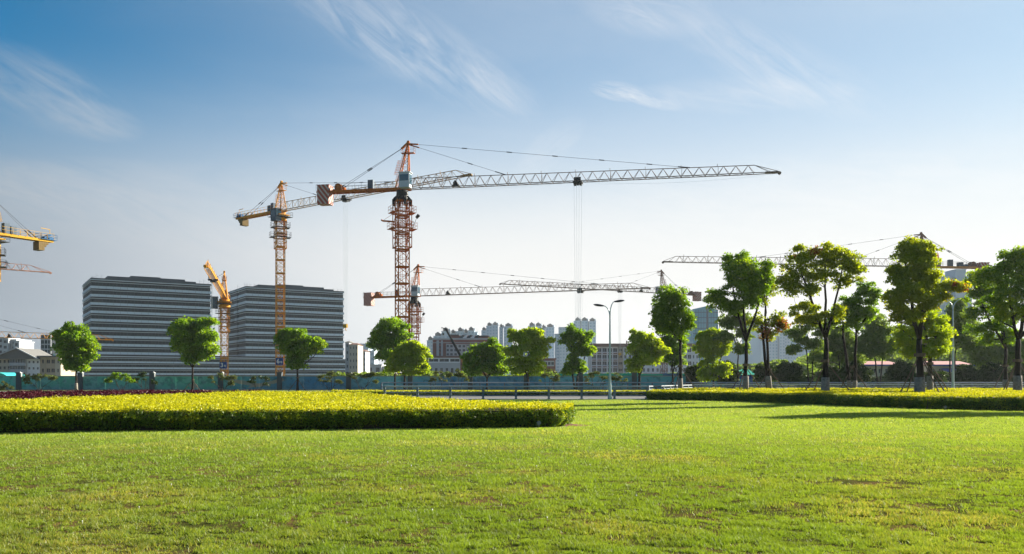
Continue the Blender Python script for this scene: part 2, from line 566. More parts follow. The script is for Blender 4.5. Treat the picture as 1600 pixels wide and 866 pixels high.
def bed(name, label, cat, poly, zf, front_edges, leafs, n_top, n_side, size0, core_in=.24, under=0.0):
    root = empty(name, (0, 0, 0))
    tag(root, label, cat)
    cx = sum(p[0] for p in poly) / len(poly); cy = sum(p[1] for p in poly) / len(poly)
    # woody heart of the bed, a little inside the leaves
    mb = MB()
    ins = []
    n = len(poly)
    area = sum(poly[i][0] * poly[(i + 1) % n][1] - poly[(i + 1) % n][0] * poly[i][1] for i in range(n))
    sg = 1 if area > 0 else -1
    for i in range(n):
        a, b_, c_ = Vector(poly[i - 1]), Vector(poly[i]), Vector(poly[(i + 1) % n])
        d = ((b_ - a).normalized() + (c_ - b_).normalized()).normalized()
        nrm = Vector((-d.y, d.x)) * sg
        ins.append(b_ + nrm * core_in)
    for i in range(n):
        a, b_ = ins[i], ins[(i + 1) % n]
        za, zb = zf(a.x, a.y) - .09, zf(b_.x, b_.y) - .09
        mb.face((a.x, a.y, -.05), (b_.x, b_.y, -.05), (b_.x, b_.y, zb), (a.x, a.y, za))
    bm_pts = [(p.x, p.y, zf(p.x, p.y) - .09) for p in ins]
    mb.face(*bm_pts)
    core = mb.build('branch_mass', MATS['twig'], root)
    # leaves on top
    X = [p[0] for p in poly]; Y = [p[1] for p in poly]
    m = n_top * 5
    y = 1 / (1 / max(min(Y), 5) - RS.rand(m) * (1 / max(min(Y), 5) - 1 / max(Y)))
    xr = (min(X), max(X))
    x = RS.uniform(xr[0], xr[1], m)
    ok = inpoly(x, y, poly) & (np.abs(x) < .68 * y + 3)
    x, y = x[ok][:n_top], y[ok][:n_top]
    zt = np.array([zf(a, b_) for a, b_ in zip(x, y)]) if n_top < 3000 else zf(x, y)
    bmp = vnoise(x, y, .33) * .55 + vnoise(x + 9, y, 1.1) * .45
    z = zt + (bmp - .5) * .26 + (RS.rand(len(x)) ** 8) * .07 + RS.uniform(-.05, .05, len(x))
    dip = vnoise(x + 3, y * 1.5, .8)
    sel = RS.rand(len(x)) < np.clip((dip - .12) * 7, .25, 1)
    x, y, z = x[sel], y[sel], z[sel]
    sz = size0 * (.55 + .45 * y / min(Y))
    v, f = leaf_quads(np.stack([x, y, z], 1), sz, up=.35)
    o = link('leaf_top', np_mesh(name, v, f, [MATS[leafs[0]]]), root); o['kind'] = 'stuff'
    # leaves on the sides
    P_ = []
    Ls = [(Vector(poly[(i + 1) % n]) - Vector(poly[i])).length for i in front_edges]
    tot = sum(Ls)
    for i, L in zip(front_edges, Ls):
        a, b_ = np.array(poly[i]), np.array(poly[(i + 1) % n])
        k = int(n_side * L / tot)
        u = RS.rand(k)[:, None]
        q = a + (b_ - a) * u
        d = (b_ - a) / np.linalg.norm(b_ - a)
        nr = np.array([d[1], -d[0]]) * sg
        zt = zf(q[:, 0], q[:, 1])
        hh = RS.rand(k)
        zz = hh * zt
        bulge = .07 * np.sin(hh * pi) - under * np.clip(1 - hh * 1.8, 0, 1) + (vnoise(q[:, 0] * 1.0 + q[:, 1], zz * 1.3 + 50, .30) - .5) * .24 + (vnoise(q[:, 0], q[:, 1], 1.7) - .5) * .22
        off = bulge - RS.rand(k) * .12
        q = q + nr[None, :] * off[:, None]
        ok = np.abs(q[:, 0]) < .68 * q[:, 1] + 3
        keep = ok & ((hh > .14) | (RS.rand(k) < .45))
        P_.append(np.column_stack([q, zz])[keep])
    P_ = np.concatenate(P_)
    v, f = leaf_quads(P_, size0 * 1.12, up=.1)
    hfrac = P_[:, 2] / zf(P_[:, 0], P_[:, 1])
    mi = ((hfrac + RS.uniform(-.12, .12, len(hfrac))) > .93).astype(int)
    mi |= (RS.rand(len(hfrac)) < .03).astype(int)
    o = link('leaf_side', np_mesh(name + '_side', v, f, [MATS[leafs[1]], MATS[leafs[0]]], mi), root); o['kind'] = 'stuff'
    return root


sm = lambda y, a, b: np.clip((y - a) / (b - a), 0, 1)
zy = lambda x, y: .68 - .10 * sm(y, 28, 40) + .04 * sm(y, 42, 55) + .17 * np.exp(-((x + 13) / 9.0) ** 2) * sm(y, 30, 50)
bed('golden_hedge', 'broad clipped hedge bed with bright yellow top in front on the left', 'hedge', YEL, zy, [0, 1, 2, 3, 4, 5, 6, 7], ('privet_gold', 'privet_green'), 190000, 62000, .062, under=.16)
zm = lambda x, y: .64 + .12 * sm(y, 38, 52)
bed('maroon_hedge', 'dark maroon clipped hedge strip behind the left yellow bed', 'hedge', MAR, zm, [0, 1, 2, 3, 4], ('loropetalum', 'loropetalum'), 60000, 15000, .10)
zr = lambda x, y: .70 + 0 * x
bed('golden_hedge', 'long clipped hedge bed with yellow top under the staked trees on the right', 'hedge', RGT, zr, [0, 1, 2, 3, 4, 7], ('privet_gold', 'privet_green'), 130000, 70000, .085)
MED = [(GX(520, 90), 90), (GX(1085, 90), 90), (GX(1085, 94), 94), (GX(520, 94), 94)]
zq = lambda x, y: .42 + 0 * x
bed('low_hedge', 'low dark hedge strip on the median between the railings', 'hedge', MED, zq, [0, 1, 3], ('privet_gold', 'privet_green'), 9000, 9000, .13)
r = MB(); r.box(-400, 400, 89.6, 94.4, -.12, .02)
tag(r.build('median_kerb', MATS['kerb_stone']), kind='structure')

# bare roots and soil at the open right end of the hedge
mat('reddish_soil', (.20, .10, .055), .95, var=.25, scale=7, bump=.6)
mb = MB()
c = Vector((GX(893, 30), 30.0))
ring = [(c.x + .75 * cos(a) * (1 + .15 * sin(3 * a)), c.y + .95 * sin(a), .025) for a in [2 * pi * k / 18 for k in range(18)]]
for k in range(18):
    mb.face((c.x, c.y, .10), ring[k], ring[(k + 1) % 18])
mb.build('soil_patch', MATS['reddish_soil'])['kind'] = 'structure'

# small garden spotlights in front of the hedges
mat('lamp_metal', (.20, .20, .19), .4, .6, scale=5)
mat('lamp_glass', (.22, .23, .22), .15, scale=5)


def spotlight(px, Y, label):
    root = empty('garden_spotlight', (GX(px, Y), Y, float(lawn_h(np.array([GX(px, Y)]), np.array([Y]))[0])))
    tag(root, label, 'spotlight')
    mb = MB(); mb.tube((0, 0, 0), (0, 0, .12), .015, n=8); mb.tube((0, 0, 0), (0, 0, .02), .07, n=10); mb.build('stem', MATS['lamp_metal'], root)
    mb = MB(); mb.tube((0, .07, .14), (0, -.05, .165), .055, .07, n=14); mb.build('lamp_head', MATS['lamp_metal'], root)
    mb = MB(); mb.tube((0, -.048, .1645), (0, -.058, .1665), .058, n=14); mb.build('lens', MATS['lamp_glass'], root)


spotlight(842, 28.3, 'small round grey spotlight on the grass before the right end of the left hedge')
spotlight(1477, 45.6, 'small pale spotlight at the foot of the right hedge')

# ------------------------------------------------------------------ railings
mat('rail_steel', (.17, .21, .24), .65, .0, var=.1, scale=4)
mat('rail_light', (.34, .39, .42), .6, .0, var=.1, scale=4)


def railing(name, label, pts, h, spacing, group, rails=((1.0, .065), (.76, .045), (.52, .045), (.28, .045)), post=.085, light=True):
    pts = [Vector(p) for p in pts]
    root = empty(name, pts[0]); tag(root, label, 'railing', group)
    base = pts[0]
    m = MATS['rail_steel']
    for a, b_ in zip(pts, pts[1:]):
        for k, (fr, rr) in enumerate(rails):
            mb = MB(); mb.tube(a - base + Vector((0, 0, h * fr)), b_ - base + Vector((0, 0, h * fr)), rr, n=8)
            mb.build('rail', MATS['rail_light'] if k == 0 and light else m, root)
    mb = MB()
    mb.box(-post, post, -post, post, -.1, h * 1.0 - .05)
    mb.box(-post * 1.5, post * 1.5, -post * 1.5, post * 1.5, -.1, .04)
    mb.box(-post * 1.25, post * 1.25, -post * 1.7, post * .8, h * .62, h * .68)
    pm = mb.mesh('post', m)
    for a, b_ in zip(pts, pts[1:]):
        L = (b_ - a).length
        n = int(L / spacing)
        ang = atan2((b_ - a).y, (b_ - a).x)
        for i in range(n + 1):
            link('post', pm, root, (a + (b_ - a) * (i / max(n, 1))) - base, (0, 0, ang))
    return root


railing('railing', 'grey blue metal railing along the near side of the road behind the lawn',
        [(GX(601, 71.2), 71.2, .03), (RAILX0, 71.2, .03)], 1.0, 2.6, 'roadside railings')
railing('railing', 'grey metal railing slanting back behind the right hedge bed',
        [(RAILX0 + .1, 71.3, .03), (RAILX1, 88.7, .03)], 1.0, 2.6, 'roadside railings', light=False)
railing('railing', 'grey metal railing behind the staked trees on the right',
        [(RAILX1 + .1, 88.7, .03), (GX(1750, 88.7), 88.7, .03)], 1.05, 2.6, 'roadside railings')
railing('railing', 'farther railing across the road in front of the painted hoarding',
        [(GX(596, 110), 110, .0), (GX(1750, 110), 110, .0)], 1.2, 3.0, 'roadside railings', rails=((1.0, .07), (.6, .05), (.3, .05)))

# ------------------------------------------------------------------ street lamps
mat('pole_blue', (.40, .50, .58), .35, .2, var=.06, scale=2)
mat('lamp_dark', (.03, .035, .05), .35, .2, scale=2)


def street_lamp(px, Y, label, heads, fork, wide=.10):
    """heads: list of (dx, z) of the lamp heads relative to the base, in metres"""
    base = Vector((GX(px, Y), Y, 0))
    root = empty('street_lamp', base); tag(root, label, 'street lamp', 'street lamps')
    mb = MB(); mb.tube((0, 0, 0), (0, 0, .28), wide * 1.7, n=12); mb.tube((0, 0, .28), (0, 0, 1.2), wide * 1.25, n=12)
    mb.tube((0, 0, 1.2), (0, 0, fork), wide, wide * .55, n=12)
    mb.build('pole', MATS['pole_blue'], root, smooth=False)
    for dx, z in heads:
        pts = []
        for k in range(9):
            u = k / 8
            pts.append((dx * (u ** 1.9), 0, fork + (z - fork) * (1 - (1 - u) ** 1.7)))
        arm = MB().path(pts, [wide * .5 * (1 - .35 * k / 8) for k in range(9)], n=8).build('arm', MATS['pole_blue'], root, smooth=True)
        s = 1 if dx > 0 else -1
        hb = MB()
        prof = [(-.05, .04), (.05, .10), (.25, .15), (.5, .16), (.7, .11), (.8, .03)]
        i0 = 0
        for k, (u, r_) in enumerate(prof):
            for j in range(10):
                th = 2 * pi * j / 10
                hb.v.append((dx + s * u, r_ * 1.25 * cos(th), z + .12 * u + r_ * .62 * sin(th)))
        for k in range(len(prof) - 1):
            for j in range(10):
                jj = (j + 1) % 10
                hb.f.append((k * 10 + j, k * 10 + jj, (k + 1) * 10 + jj, (k + 1) * 10 + j)); hb.mi.append(0)
        hb.build('lamp_head', MATS['lamp_dark'], root, smooth=True)
    return root


street_lamp(953, 70.4, 'tall pale blue street lamp with two curved arms beside the road railing',
            [(GX(943, 70.4) - GX(953, 70.4), hz(478, 70.4)), (GX(960, 70.4) - GX(953, 70.4), hz(471.5, 70.4))], hz(497, 70.4))
street_lamp(1489, 87.5, 'tall street lamp half hidden among the trees on the right',
            [(GX(1499, 87.5) - GX(1487, 87.5), hz(468, 87.5)), (GX(1476, 87.5) - GX(1487, 87.5), hz(470, 87.5))], hz(486, 87.5), .12)


# ------------------------------------------------------------------ painted site hoarding
def mural():
    m = bpy.data.materials.new('mural'); m.use_nodes = True
    k = NT(m.node_tree); b = k.n['Principled BSDF']
    g = k.add('ShaderNodeNewGeometry')
    s_ = k.add('ShaderNodeSeparateXYZ', i_0=g.outputs['Position'])
    x, z = s_.outputs[0], s_.outputs[2]
    cr = k.add('ShaderNodeValToRGB')
    cr.color_ramp.interpolation = 'EASE'
    k_ = 2.1
    stops = [(0.0, (.06, .30, .26)), (.14, (.04, .20, .13)), (.24, (.08, .26, .22)), (.30, (.03, .24, .13)), (.40, (.03, .13, .20)), (.47, (.02, .11, .22)), (.56, (.10, .26, .33)),
             (.64, (.02, .10, .22)), (.72, (.02, .11, .22)), (.80, (.08, .24, .32)), (.88, (.05, .20, .26)), (1.0, (.04, .20, .26))]
    e = cr.color_ramp.elements
    stops = [(p_, tuple(min(.9, v_ * k_) for v_ in c_)) for p_, c_ in stops]
    e[0].position, e[0].color = stops[0][0], (*stops[0][1], 1)
    e[1].position, e[1].color = stops[-1][0], (*stops[-1][1], 1)
    for p_, c_ in stops[1:-1]:
        q = e.new(p_); q.color = (*c_, 1)
    x0, x1 = GX(-60, 135), GX(1140, 135)
    k.put(cr.inputs[0], k.m('DIVIDE', k.m('SUBTRACT', x, x0), x1 - x0))
    n1 = k.noise(g.outputs['Position'], .35, 5, .6, 1.2)
    n2 = k.noise(g.outputs['Position'], 1.3, 4, .6, .5)
    c = k.mix(k.m('MULTIPLY', k.ramp(n1, .47, .60), .5), cr.outputs[0], (.26, .44, .48, 1))
    c = k.mix(k.m('MULTIPLY', k.ramp(n2, .50, .62), .5), c, (.015, .05, .07, 1))
    low = k.m('SUBTRACT', 1.0, k.m('DIVIDE', z, 1.0), clamp=True)          # the printed scene has paler water below
    c = k.mix(k.m('MULTIPLY', low, .45), c, (.12, .30, .33, 1))
    # soft beige shapes of the printed scene
    for px, pz, rx, rz, sl in ((382, 1.1, 3.2, .33, -.16), (365, 1.45, 1.6, .3, -.3), (418, 1.0, 3.0, .28, .2), (432, 1.4, 1.3, .25, .3), (302, .6, .7, .4, 0)):
        u = k.m('DIVIDE', k.m('SUBTRACT', x, GX(px, 135)), rx)
        w = k.m('DIVIDE', k.m('SUBTRACT', k.m('SUBTRACT', z, pz), k.m('MULTIPLY', k.m('SUBTRACT', x, GX(px, 135)), sl)), rz)
        d = k.m('ADD', k.m('MULTIPLY', u, u), k.m('MULTIPLY', w, w))
        d = k.m('ADD', d, k.m('MULTIPLY', k.m('SUBTRACT', n2, .5), 1.2))
        c = k.mix(k.ramp(d, .7, 1.0, (.8, .8, .8, 1), (0, 0, 0, 1)), c, (.38, .32, .24, 1))
    k.put(b.inputs['Base Color'], c); b.inputs['Roughness'].default_value = .55
    MATS['mural'] = m


mural()
mat('pillar_grey', (.10, .115, .13), .8, var=.1, scale=1.5)
HY = 135.0
root = empty('site_hoarding', (GX(-60, HY), HY, 0)); tag(root, 'long painted teal and blue hoarding with grey pillars before the building site', 'hoarding')
pill = [-60, 30, 126, 238, 345, 437, 545, 641, 735, 822, 907, 991, 1075, 1140]
bx = root.location.x
for a, b_ in zip(pill, pill[1:]):
    xa, xb = GX(a, HY) - bx + .36, GX(b_, HY) - bx - .36
    n = max(1, round((xb - xa) / 3.1))
    for i in range(n):
        u0, u1 = xa + (xb - xa) * i / n, xa + (xb - xa) * (i + 1) / n
        mb = MB(); mb.box(u0 + .012, u1 - .012, -.02 + .008 * (i % 2), .04, .12, 2.05); mb.build('panel', MATS['mural'], root)
    mb = MB(); mb.box(xa, xb, -.07, .09, 2.05, 2.15); mb.build('capping', MATS['kerb_stone'], root)
    mb = MB(); mb.box(xa, xb, -.15, .15, -.05, .12); mb.build('plinth', MATS['concrete'], root)
for a in pill:
    mb = MB(); u = GX(a, HY) - bx
    mb.box(u - .36, u + .36, -.3, .3, -.05, 2.55); mb.box(u - .42, u + .42, -.36, .36, 2.55, 2.68)
    p_ = mb.build('pillar', MATS['pillar_grey'], root)
    if a in (30, 126, 238, 345):
        mb = MB(); mb.tube((u + .45, -.3, 2.0), (u + .45, -.3, 2.5), .07, n=8); mb.tube((u + .45, -.3, 2.5), (u + .36, -.5, 2.75), .16, .08, n=8)
        mb.build('site_lamp', MATS['paint_white'], root)

# ------------------------------------------------------------------ tower cranes
mat('crane_rust', (.44, .125, .014), .65, .0, var=.2, scale=2, col2=(.25, .065, .010), spec=.05)
mat('crane_yellow', (.60, .26, .008), .6, .0, var=.15, scale=2, col2=(.42, .20, .03))
mat('crane_gold', (.52, .29, .008), .5, .0, var=.1, scale=2)
mat('crane_orange', (.50, .22, .06), .55, .1, var=.15, scale=2)
mat('crane_brown', (.20, .09, .06), .6, .1, var=.15, scale=2)
mat('jib_pale', (.20, .15, .12), .6, .0, var=.2, scale=1.5, col2=(.12, .07, .05))
mat('jib_sand', (.36, .24, .12), .6, .0, var=.15, scale=1.5)
mat('jib_pink', (.42, .22, .16), .55, .1, var=.15, scale=1.5)
mat('dark_steel', (.025, .028, .032), .5, .3, var=.2, scale=3)
mat('cable', (.06, .065, .075), .5, .5, scale=3)
mat('cab_grey', (.42, .48, .54), .4, .1, var=.08, scale=3)
mat('cab_glass', (.02, .07, .11), .08, .0, scale=1, spec=.8)
mat('winch_blue', (.04, .14, .30), .45, .2, var=.2, scale=3)
mat('cabinet_grey', (.08, .11, .15), .5, .2, scale=3)
mat('sign_blue', (.008, .055, .22), .4, scale=2, var=.05)
mat('weight_sand', (.20, .14, .06), .8, var=.2, scale=2)
mat('net_blue', (.02, .08, .42), .7, scale=2)


def stripes():
    m = bpy.data.materials.new('hazard_stripes'); m.use_nodes = True
    k = NT(m.node_tree); b = k.n['Principled BSDF']
    tc = k.add('ShaderNodeTexCoord'); s_ = k.add('ShaderNodeSeparateXYZ', i_0=tc.outputs['Object'])
    q = k.m('SUBTRACT', s_.outputs[2], k.m('MULTIPLY', k.m('ABSOLUTE', k.m('ADD', s_.outputs[0], s_.outputs[1])), 1.25))
    w = k.m('GREATER_THAN', k.m('FRACT', k.m('MULTIPLY', q, .95)), .60)
    c = k.mix(w, (.30, .05, .03, 1), (.42, .37, .34, 1))
    n = k.noise(tc.outputs['Object'], 3, 4, .6)
    c = k.mix(k.m('MULTIPLY', k.ramp(n, .5, .7), .35), c, (.2, .15, .13, 1))
    k.put(b.inputs['Base Color'], c); b.inputs['Roughness'].default_value = .7
    MATS['hazard_stripes'] = m


stripes()


def truss_box(mb, w, h, leg, br, z0=0, xs=(0, 0)):
    """one mast section: four legs, rings, zigzag bracing"""
    a = w / 2
    C4 = [(-a, -a), (a, -a), (a, a), (-a, a)]
    for x, y in C4: mb.tube((x, y, z0), (x, y, z0 + h), leg, cap=False)
    for i in range(4):
        (x0, y0), (x1, y1) = C4[i], C4[(i + 1) % 4]
        mb.tube((x0, y0, z0 + .06), (x1, y1, z0 + .06), leg * .85, cap=False)
        mb.tube((x0, y0, z0 + h - .06), (x1, y1, z0 + h - .06), leg * .85, cap=False)
        mb.tube((x0, y0, z0 + .1), (x1, y1, z0 + h / 2), br, cap=False)
        mb.tube((x1, y1, z0 + h / 2), (x0, y0, z0 + h - .1), br, cap=False)
        mb.tube((x1, y1, z0 + h / 2), (x0, y0, z0 + h / 2), br * .8, cap=False)


def railed_deck(mb, x0, x1, y0, y1, z, rh=1.1, t=.03):
    mb.box(x0, x1, y0, y1, z - .08, z)
    cs = [(x0, y0), (x1, y0), (x1, y1), (x0, y1)]
    for i in range(4):
        a, b_ = Vector((*cs[i], z)), Vector((*cs[(i + 1) % 4], z))
        for fr in (.5, 1.0):
            mb.tube(a + Vector((0, 0, rh * fr)), b_ + Vector((0, 0, rh * fr)), t, cap=False)
        n = max(1, int((b_ - a).length / 1.0))
        for k in range(n + 1):
            q = a.lerp(b_, k / n)
            mb.tube(q, q + Vector((0, 0, rh)), t, cap=False)


def text_obj(txt, size, parent, loc, rot, m, name='lettering'):
    cu = bpy.data.curves.new(name, 'FONT')
    cu.body = txt; cu.size = size; cu.align_x = 'CENTER'; cu.align_y = 'CENTER'
    cu.extrude = .01; cu.offset = size * .018
    cu.materials.append(m)
    tmp = bpy.data.objects.new(name, cu)
    COL.objects.link(tmp)
    dg = bpy.context.evaluated_depsgraph_get()
    me = bpy.data.meshes.new_from_object(tmp.evaluated_get(dg))
    me.materials.clear(); me.materials.append(m)
    bpy.data.objects.remove(tmp)
    o = link(name, me, parent, loc, rot)
    return o


def crane(d):
    g = d.get
    mpx, Ym = d['mast']; tpx, Yt = d['tip']
    X0, X1 = GX(mpx, Ym), GX(tpx, Yt)
    H = d['H']
    ang = atan2(Yt - Ym, X1 - X0)
    JL = sqrt((Yt - Ym) ** 2 + (X1 - X0) ** 2)
    root = empty('tower_crane', (X0, Ym, 0), ang)
    tag(root, d['label'], 'crane', 'tower cranes on the building site')
    cm, jm, ctm = MATS[d['cm']], MATS[d['jm']], MATS[g('ctm', d['cm'])]
    ca, sa = cos(ang), sin(ang)

    def s_at(px):                          # distance along the jib that shows at column px
        k = (px - 800) / FPX
        return (k * Ym - X0) / (ca - k * sa)
    w, mr = g('w', 2.0), g('mrot', R(24)) - ang
    sh = 3.0
    top = H - 1.9
    n = int((top + .2) / sh)
    zb = top - n * sh
    mb = MB(); truss_box(mb, w, sh, g('leg', .12), .06)
    me = mb.mesh('mast_section', cm)
    for i in range(n):
        link('mast_section', me, root, (0, 0, zb + i * sh), (0, 0, mr))
    mb = MB(); mb.box(-w, w, -w, w, -.1, max(zb, .3)); mb.build('foundation', MATS['concrete'], root, rot=(0, 0, mr))
    mb = MB()
    for s_ in (-.22, .22): mb.tube((s_, .5, 1), (s_, .5, top), .03, cap=False)
    for i in range(int(top / .6)): mb.tube((-.22, .5, 1 + i * .6), (.22, .5, 1 + i * .6), .02, cap=False)
    mb.build('ladder', cm, root, rot=(0, 0, mr), kind='stuff')
    A = g('style', 'A') == 'A'
    # climbing cage and decks
    ch = g('cage', 8.4)
    cw = w * 1.36
    mb = MB()
    q = cw / 2
    for x, y in ((-q, -q), (q, -q), (q, q), (-q, q)): mb.tube((x, y, top - ch), (x, y, top - .1), .085, cap=False)
    for zz in (top - ch + .1, top - ch * .78, top - ch * .5, top - ch * .25, top - .3):
        for (x0, y0), (x1, y1) in (((-q, -q), (q, -q)), ((q, -q), (q, q)), ((q, q), (-q, q)), ((-q, q), (-q, -q))):
            mb.tube((x0, y0, zz), (x1, y1, zz), .12 if zz < top - ch + .2 else .075, cap=False)
    for k in range(4):
        z0, z1 = top - ch + k * ch / 4, top - ch + (k + 1) * ch / 4
        for (x0, y0), (x1, y1) in (((-q, -q), (q, -q)), ((q, -q), (q, q)), ((q, q), (-q, q)), ((-q, q), (-q, -q))):
            if k % 2: x0, y0, x1, y1 = x1, y1, x0, y0
            mb.tube((x0, y0, z0), (x1, y1, z1), .05, cap=False)
    mb.build('climbing_cage', cm, root, rot=(0, 0, mr))
    for zz, ext in ((top - ch * .26, .85), (top - ch * .60, 1.05)):
        mb = MB()
        for s_ in (-1, 1):
            railed_deck(mb, min(s_ * q, s_ * (q + ext)), max(s_ * q, s_ * (q + ext)), -q, q, zz, 1.1, .028)
            railed_deck(mb, -q, q, min(s_ * q, s_ * (q + ext)), max(s_ * q, s_ * (q + ext)), zz, 1.1, .028)
        mb.build('platform', ctm if A else MATS['dark_steel'], root, rot=(0, 0, mr))
    if A:
        zz = top - ch * .44
        mb = MB(); mb.tube((-q, -.4, zz), (-q - 2.5, -.4, zz + .25), .12); mb.tube((-q, .4, zz), (-q - 2.5, .4, zz + .25), .12)
        mb.tube((-q - 2.4, -.5, zz + .3), (-q - 2.4, .5, zz + .3), .16); mb.tube((-q - .1, 0, zz + 1.6), (-q - 2.2, 0, zz + .35), .03)
        mb.build('loading_beam', cm, root, rot=(0, 0, 0))
        mb = MB(); mb.tube((q + 1.6, -.9, top - ch * .5 + .9), (q + 2.1, -1.0, top - ch * .5 + 1.4), .28, .32, n=8); mb.tube((q + .9, -.9, top - ch * .6), (q + 1.7, -.9, top - ch * .5 + 1.0), .04)
        mb.build('floodlight', MATS['dark_steel'], root)
    # slewing ring
    mb = MB()
    if A:
        mb.tube((0, 0, top + .3), (0, 0, H - .1), 1.15, 1.0, n=16)
        for k in range(8):
            a_ = k * pi / 4 + mr
            mb.path([(cw * .62 * cos(a_), cw * .62 * sin(a_), top - .9), (cw * .60 * cos(a_), cw * .60 * sin(a_), top - .1), (cw * .40 * cos(a_), cw * .40 * sin(a_), top + .5), (0, 0, top + .9)], [.2, .3, .3, .25], n=6)
        mb.box(-1.2, 1.2, -1.2, 1.2, top + .05, top + .4)
    else:
        mb.tube((0, 0, top - .1), (0, 0, top + .35), 1.35, n=16); mb.tube((0, 0, top + .35), (0, 0, H - .1), 1.0, 1.2, n=16)
        mb.box(-1.5, 1.5, -1.5, 1.5, H - .9, H - .7)
    mb.build('slewing_ring', MATS['dark_steel'] if A else ctm, root)
    if not A:
        mb = MB(); railed_deck(mb, -2.0, 2.0, -1.9, 1.9, H - 1.2, 1.0, .028); mb.build('platform', MATS['dark_steel'], root)
    # cab
    cx, cy = g('cab', (1.1, -1.6)); cz = H + .0 if A else H - 2.3
    cw_, cd_, chh = 1.9, 1.5, 2.6
    mb = MB(); mb.box(cx - cw_ / 2, cx + cw_ / 2, cy - cd_ / 2, cy + cd_ / 2, cz, cz + chh)
    mb.box(cx - cw_ / 2 - .12, cx + cw_ / 2 + .2, cy - cd_ / 2 - .12, cy + cd_ / 2 + .12, cz + chh, cz + chh + .12)
    cab = mb.build('operator_cab', MATS['cab_grey'] if A else MATS['cabinet_grey'], root)
    for sx, sy in ((0, -1), (0, 1)):
        mb = MB(); mb.box(cx - cw_ / 2 + .15, cx + cw_ / 2 - .1, cy + sy * cd_ / 2 - .03, cy + sy * cd_ / 2 + .03, cz + 1.15, cz + chh - .35)
        mb.build('window', MATS['cab_glass'], cab)
    mb = MB(); mb.box(cx + cw_ / 2 - .03, cx + cw_ / 2 + .04, cy - cd_ / 2 + .1, cy + cd_ / 2 - .1, cz + .6, cz + chh - .25); mb.build('window', MATS['cab_glass'], cab)
    # tower head
    hh = d['head']; ax = g('apex', 1.1); az_ = H + hh
    mb = MB()
    feet = [(-1.0, -.75), (-1.0, .75), (1.25, -.75), (1.25, .75)]
    ap = [(ax - .22, -.16), (ax - .22, .16), (ax + .12, -.16), (ax + .12, .16)]
    F = [Vector((x, y, H + .3)) for x, y in feet]; T = [Vector((x, y, az_ - .7)) for x, y in ap]
    for a, b_ in zip(F, T): mb.tube(a, b_, .13, .10, cap=False)
    L = [0, .18, .34, .5, .64, .77, .88, 1]
    for k in range(len(L) - 1):
        for i, j in ((0, 1), (1, 3), (3, 2), (2, 0)):
            p0 = F[i].lerp(T[i], L[k]); p1 = F[j].lerp(T[j], L[k + 1]); p2 = F[j].lerp(T[j], L[k])
            if k % 2: p0, p1 = F[j].lerp(T[j], L[k]), F[i].lerp(T[i], L[k + 1])
            mb.tube(p0, p1, .045, cap=False)
            if k: mb.tube(F[i].lerp(T[i], L[k]), p2, .04, cap=False)
    mb.build('tower_head', cm, root)
    mb = MB()
    mb.tube((ax - 1.25, 0, az_ - 1.1), (ax + .15, 0, az_ + .1), .24); mb.tube((ax - .05, 0, az_ - .9), (ax, 0, az_ - .15), .22)
    mb.tube((ax, 0, az_ - .25), (ax + 1.9, 0, az_ - .45), .17); mb.tube((ax, 0, az_ - .35), (ax + 2.1, 0, az_ - 1.05), .14)
    mb.tube((ax + .05, -.2, az_ + .08), (ax + .05, .2, az_ + .08), .25, n=10)
    mb.build('pulley_block', cm, root)
    mb = MB(); railed_deck(mb, ax - 1.2, ax + 1.2, -.5, .5, az_ - 1.9, .9, .022); mb.build('top_platform', cm, root)
    mb = MB()                                  # caged ladder up the back of the head
    a, b_ = Vector((-1.25, 0, H + 1.6)), Vector((ax - .75, 0, az_ - 1.6))
    for s_ in (-.22, .22):
        mb.tube(a + Vector((0, s_, 0)), b_ + Vector((0, s_, 0)), .025, cap=False)
        for off in (-.35, -.6): mb.tube(a.lerp(b_, .25) + Vector((off, s_, 0)), a.lerp(b_, .7) + Vector((off, s_, 0)), .022, cap=False)
    for k in range(14):
        q_ = a.lerp(b_, k / 13); mb.tube(q_ + Vector((0, -.22, 0)), q_ + Vector((0, .22, 0)), .02, cap=False)
        if 3 <= k <= 9:
            mb.tube(q_ + Vector((0, -.22, 0)), q_ + Vector((-.62, -.25, 0)), .02, cap=False); mb.tube(q_ + Vector((0, .22, 0)), q_ + Vector((-.62, .25, 0)), .02, cap=False)
            mb.tube(q_ + Vector((-.62, -.25, 0)), q_ + Vector((-.62, .25, 0)), .02, cap=False)
    mb.build('head_ladder', cm, root, kind='stuff')
    # jib
    h0, h1 = d.get('jh', (1.9, 1.35)); jw = g('jw', .65); pan = g('pan', 2.0)
    js = 1.4
    npan = int((JL - js - 3.0) / pan)
    jhh = lambda s: h0 + (h1 - h0) * min(1, max(0, (s - js) / (JL - js)))
    per = 3
    ch_r, br_r = g('chord', .075), g('brace', .04)
    for a in range(0, npan, per):
        mb = MB()
        e = min(a + per, npan)
        sA, sB = js + a * pan, js + e * pan
        mb.tube((sA, 0, H + .1 + jhh(sA)), (sB, 0, H + .1 + jhh(sB)), ch_r, cap=False)
        for y in (-jw, jw): mb.tube((sA, y, H + .1), (sB, y, H + .1), ch_r * 1.1, cap=False)
        for k in range(a, e):
            u0, um, u1 = js + k * pan, js + (k + .5) * pan, js + (k + 1) * pan
            for y in (-jw, jw):
                mb.tube((u0, y, H + .1), (um, 0, H + .1 + jhh(um)), br_r, cap=False)
                mb.tube((um, 0, H + .1 + jhh(um)), (u1, y, H + .1), br_r, cap=False)
            mb.tube((u0, -jw, H + .1), (u0, jw, H + .1), br_r * .9, cap=False)
            mb.tube((u0, -jw, H + .1), (u1, jw, H + .1), br_r * .8, cap=False)
        mb.tube((sA + .12, -jw, H + .1), (sA + .12, 0, H + .1 + jhh(sA)), br_r, cap=False)
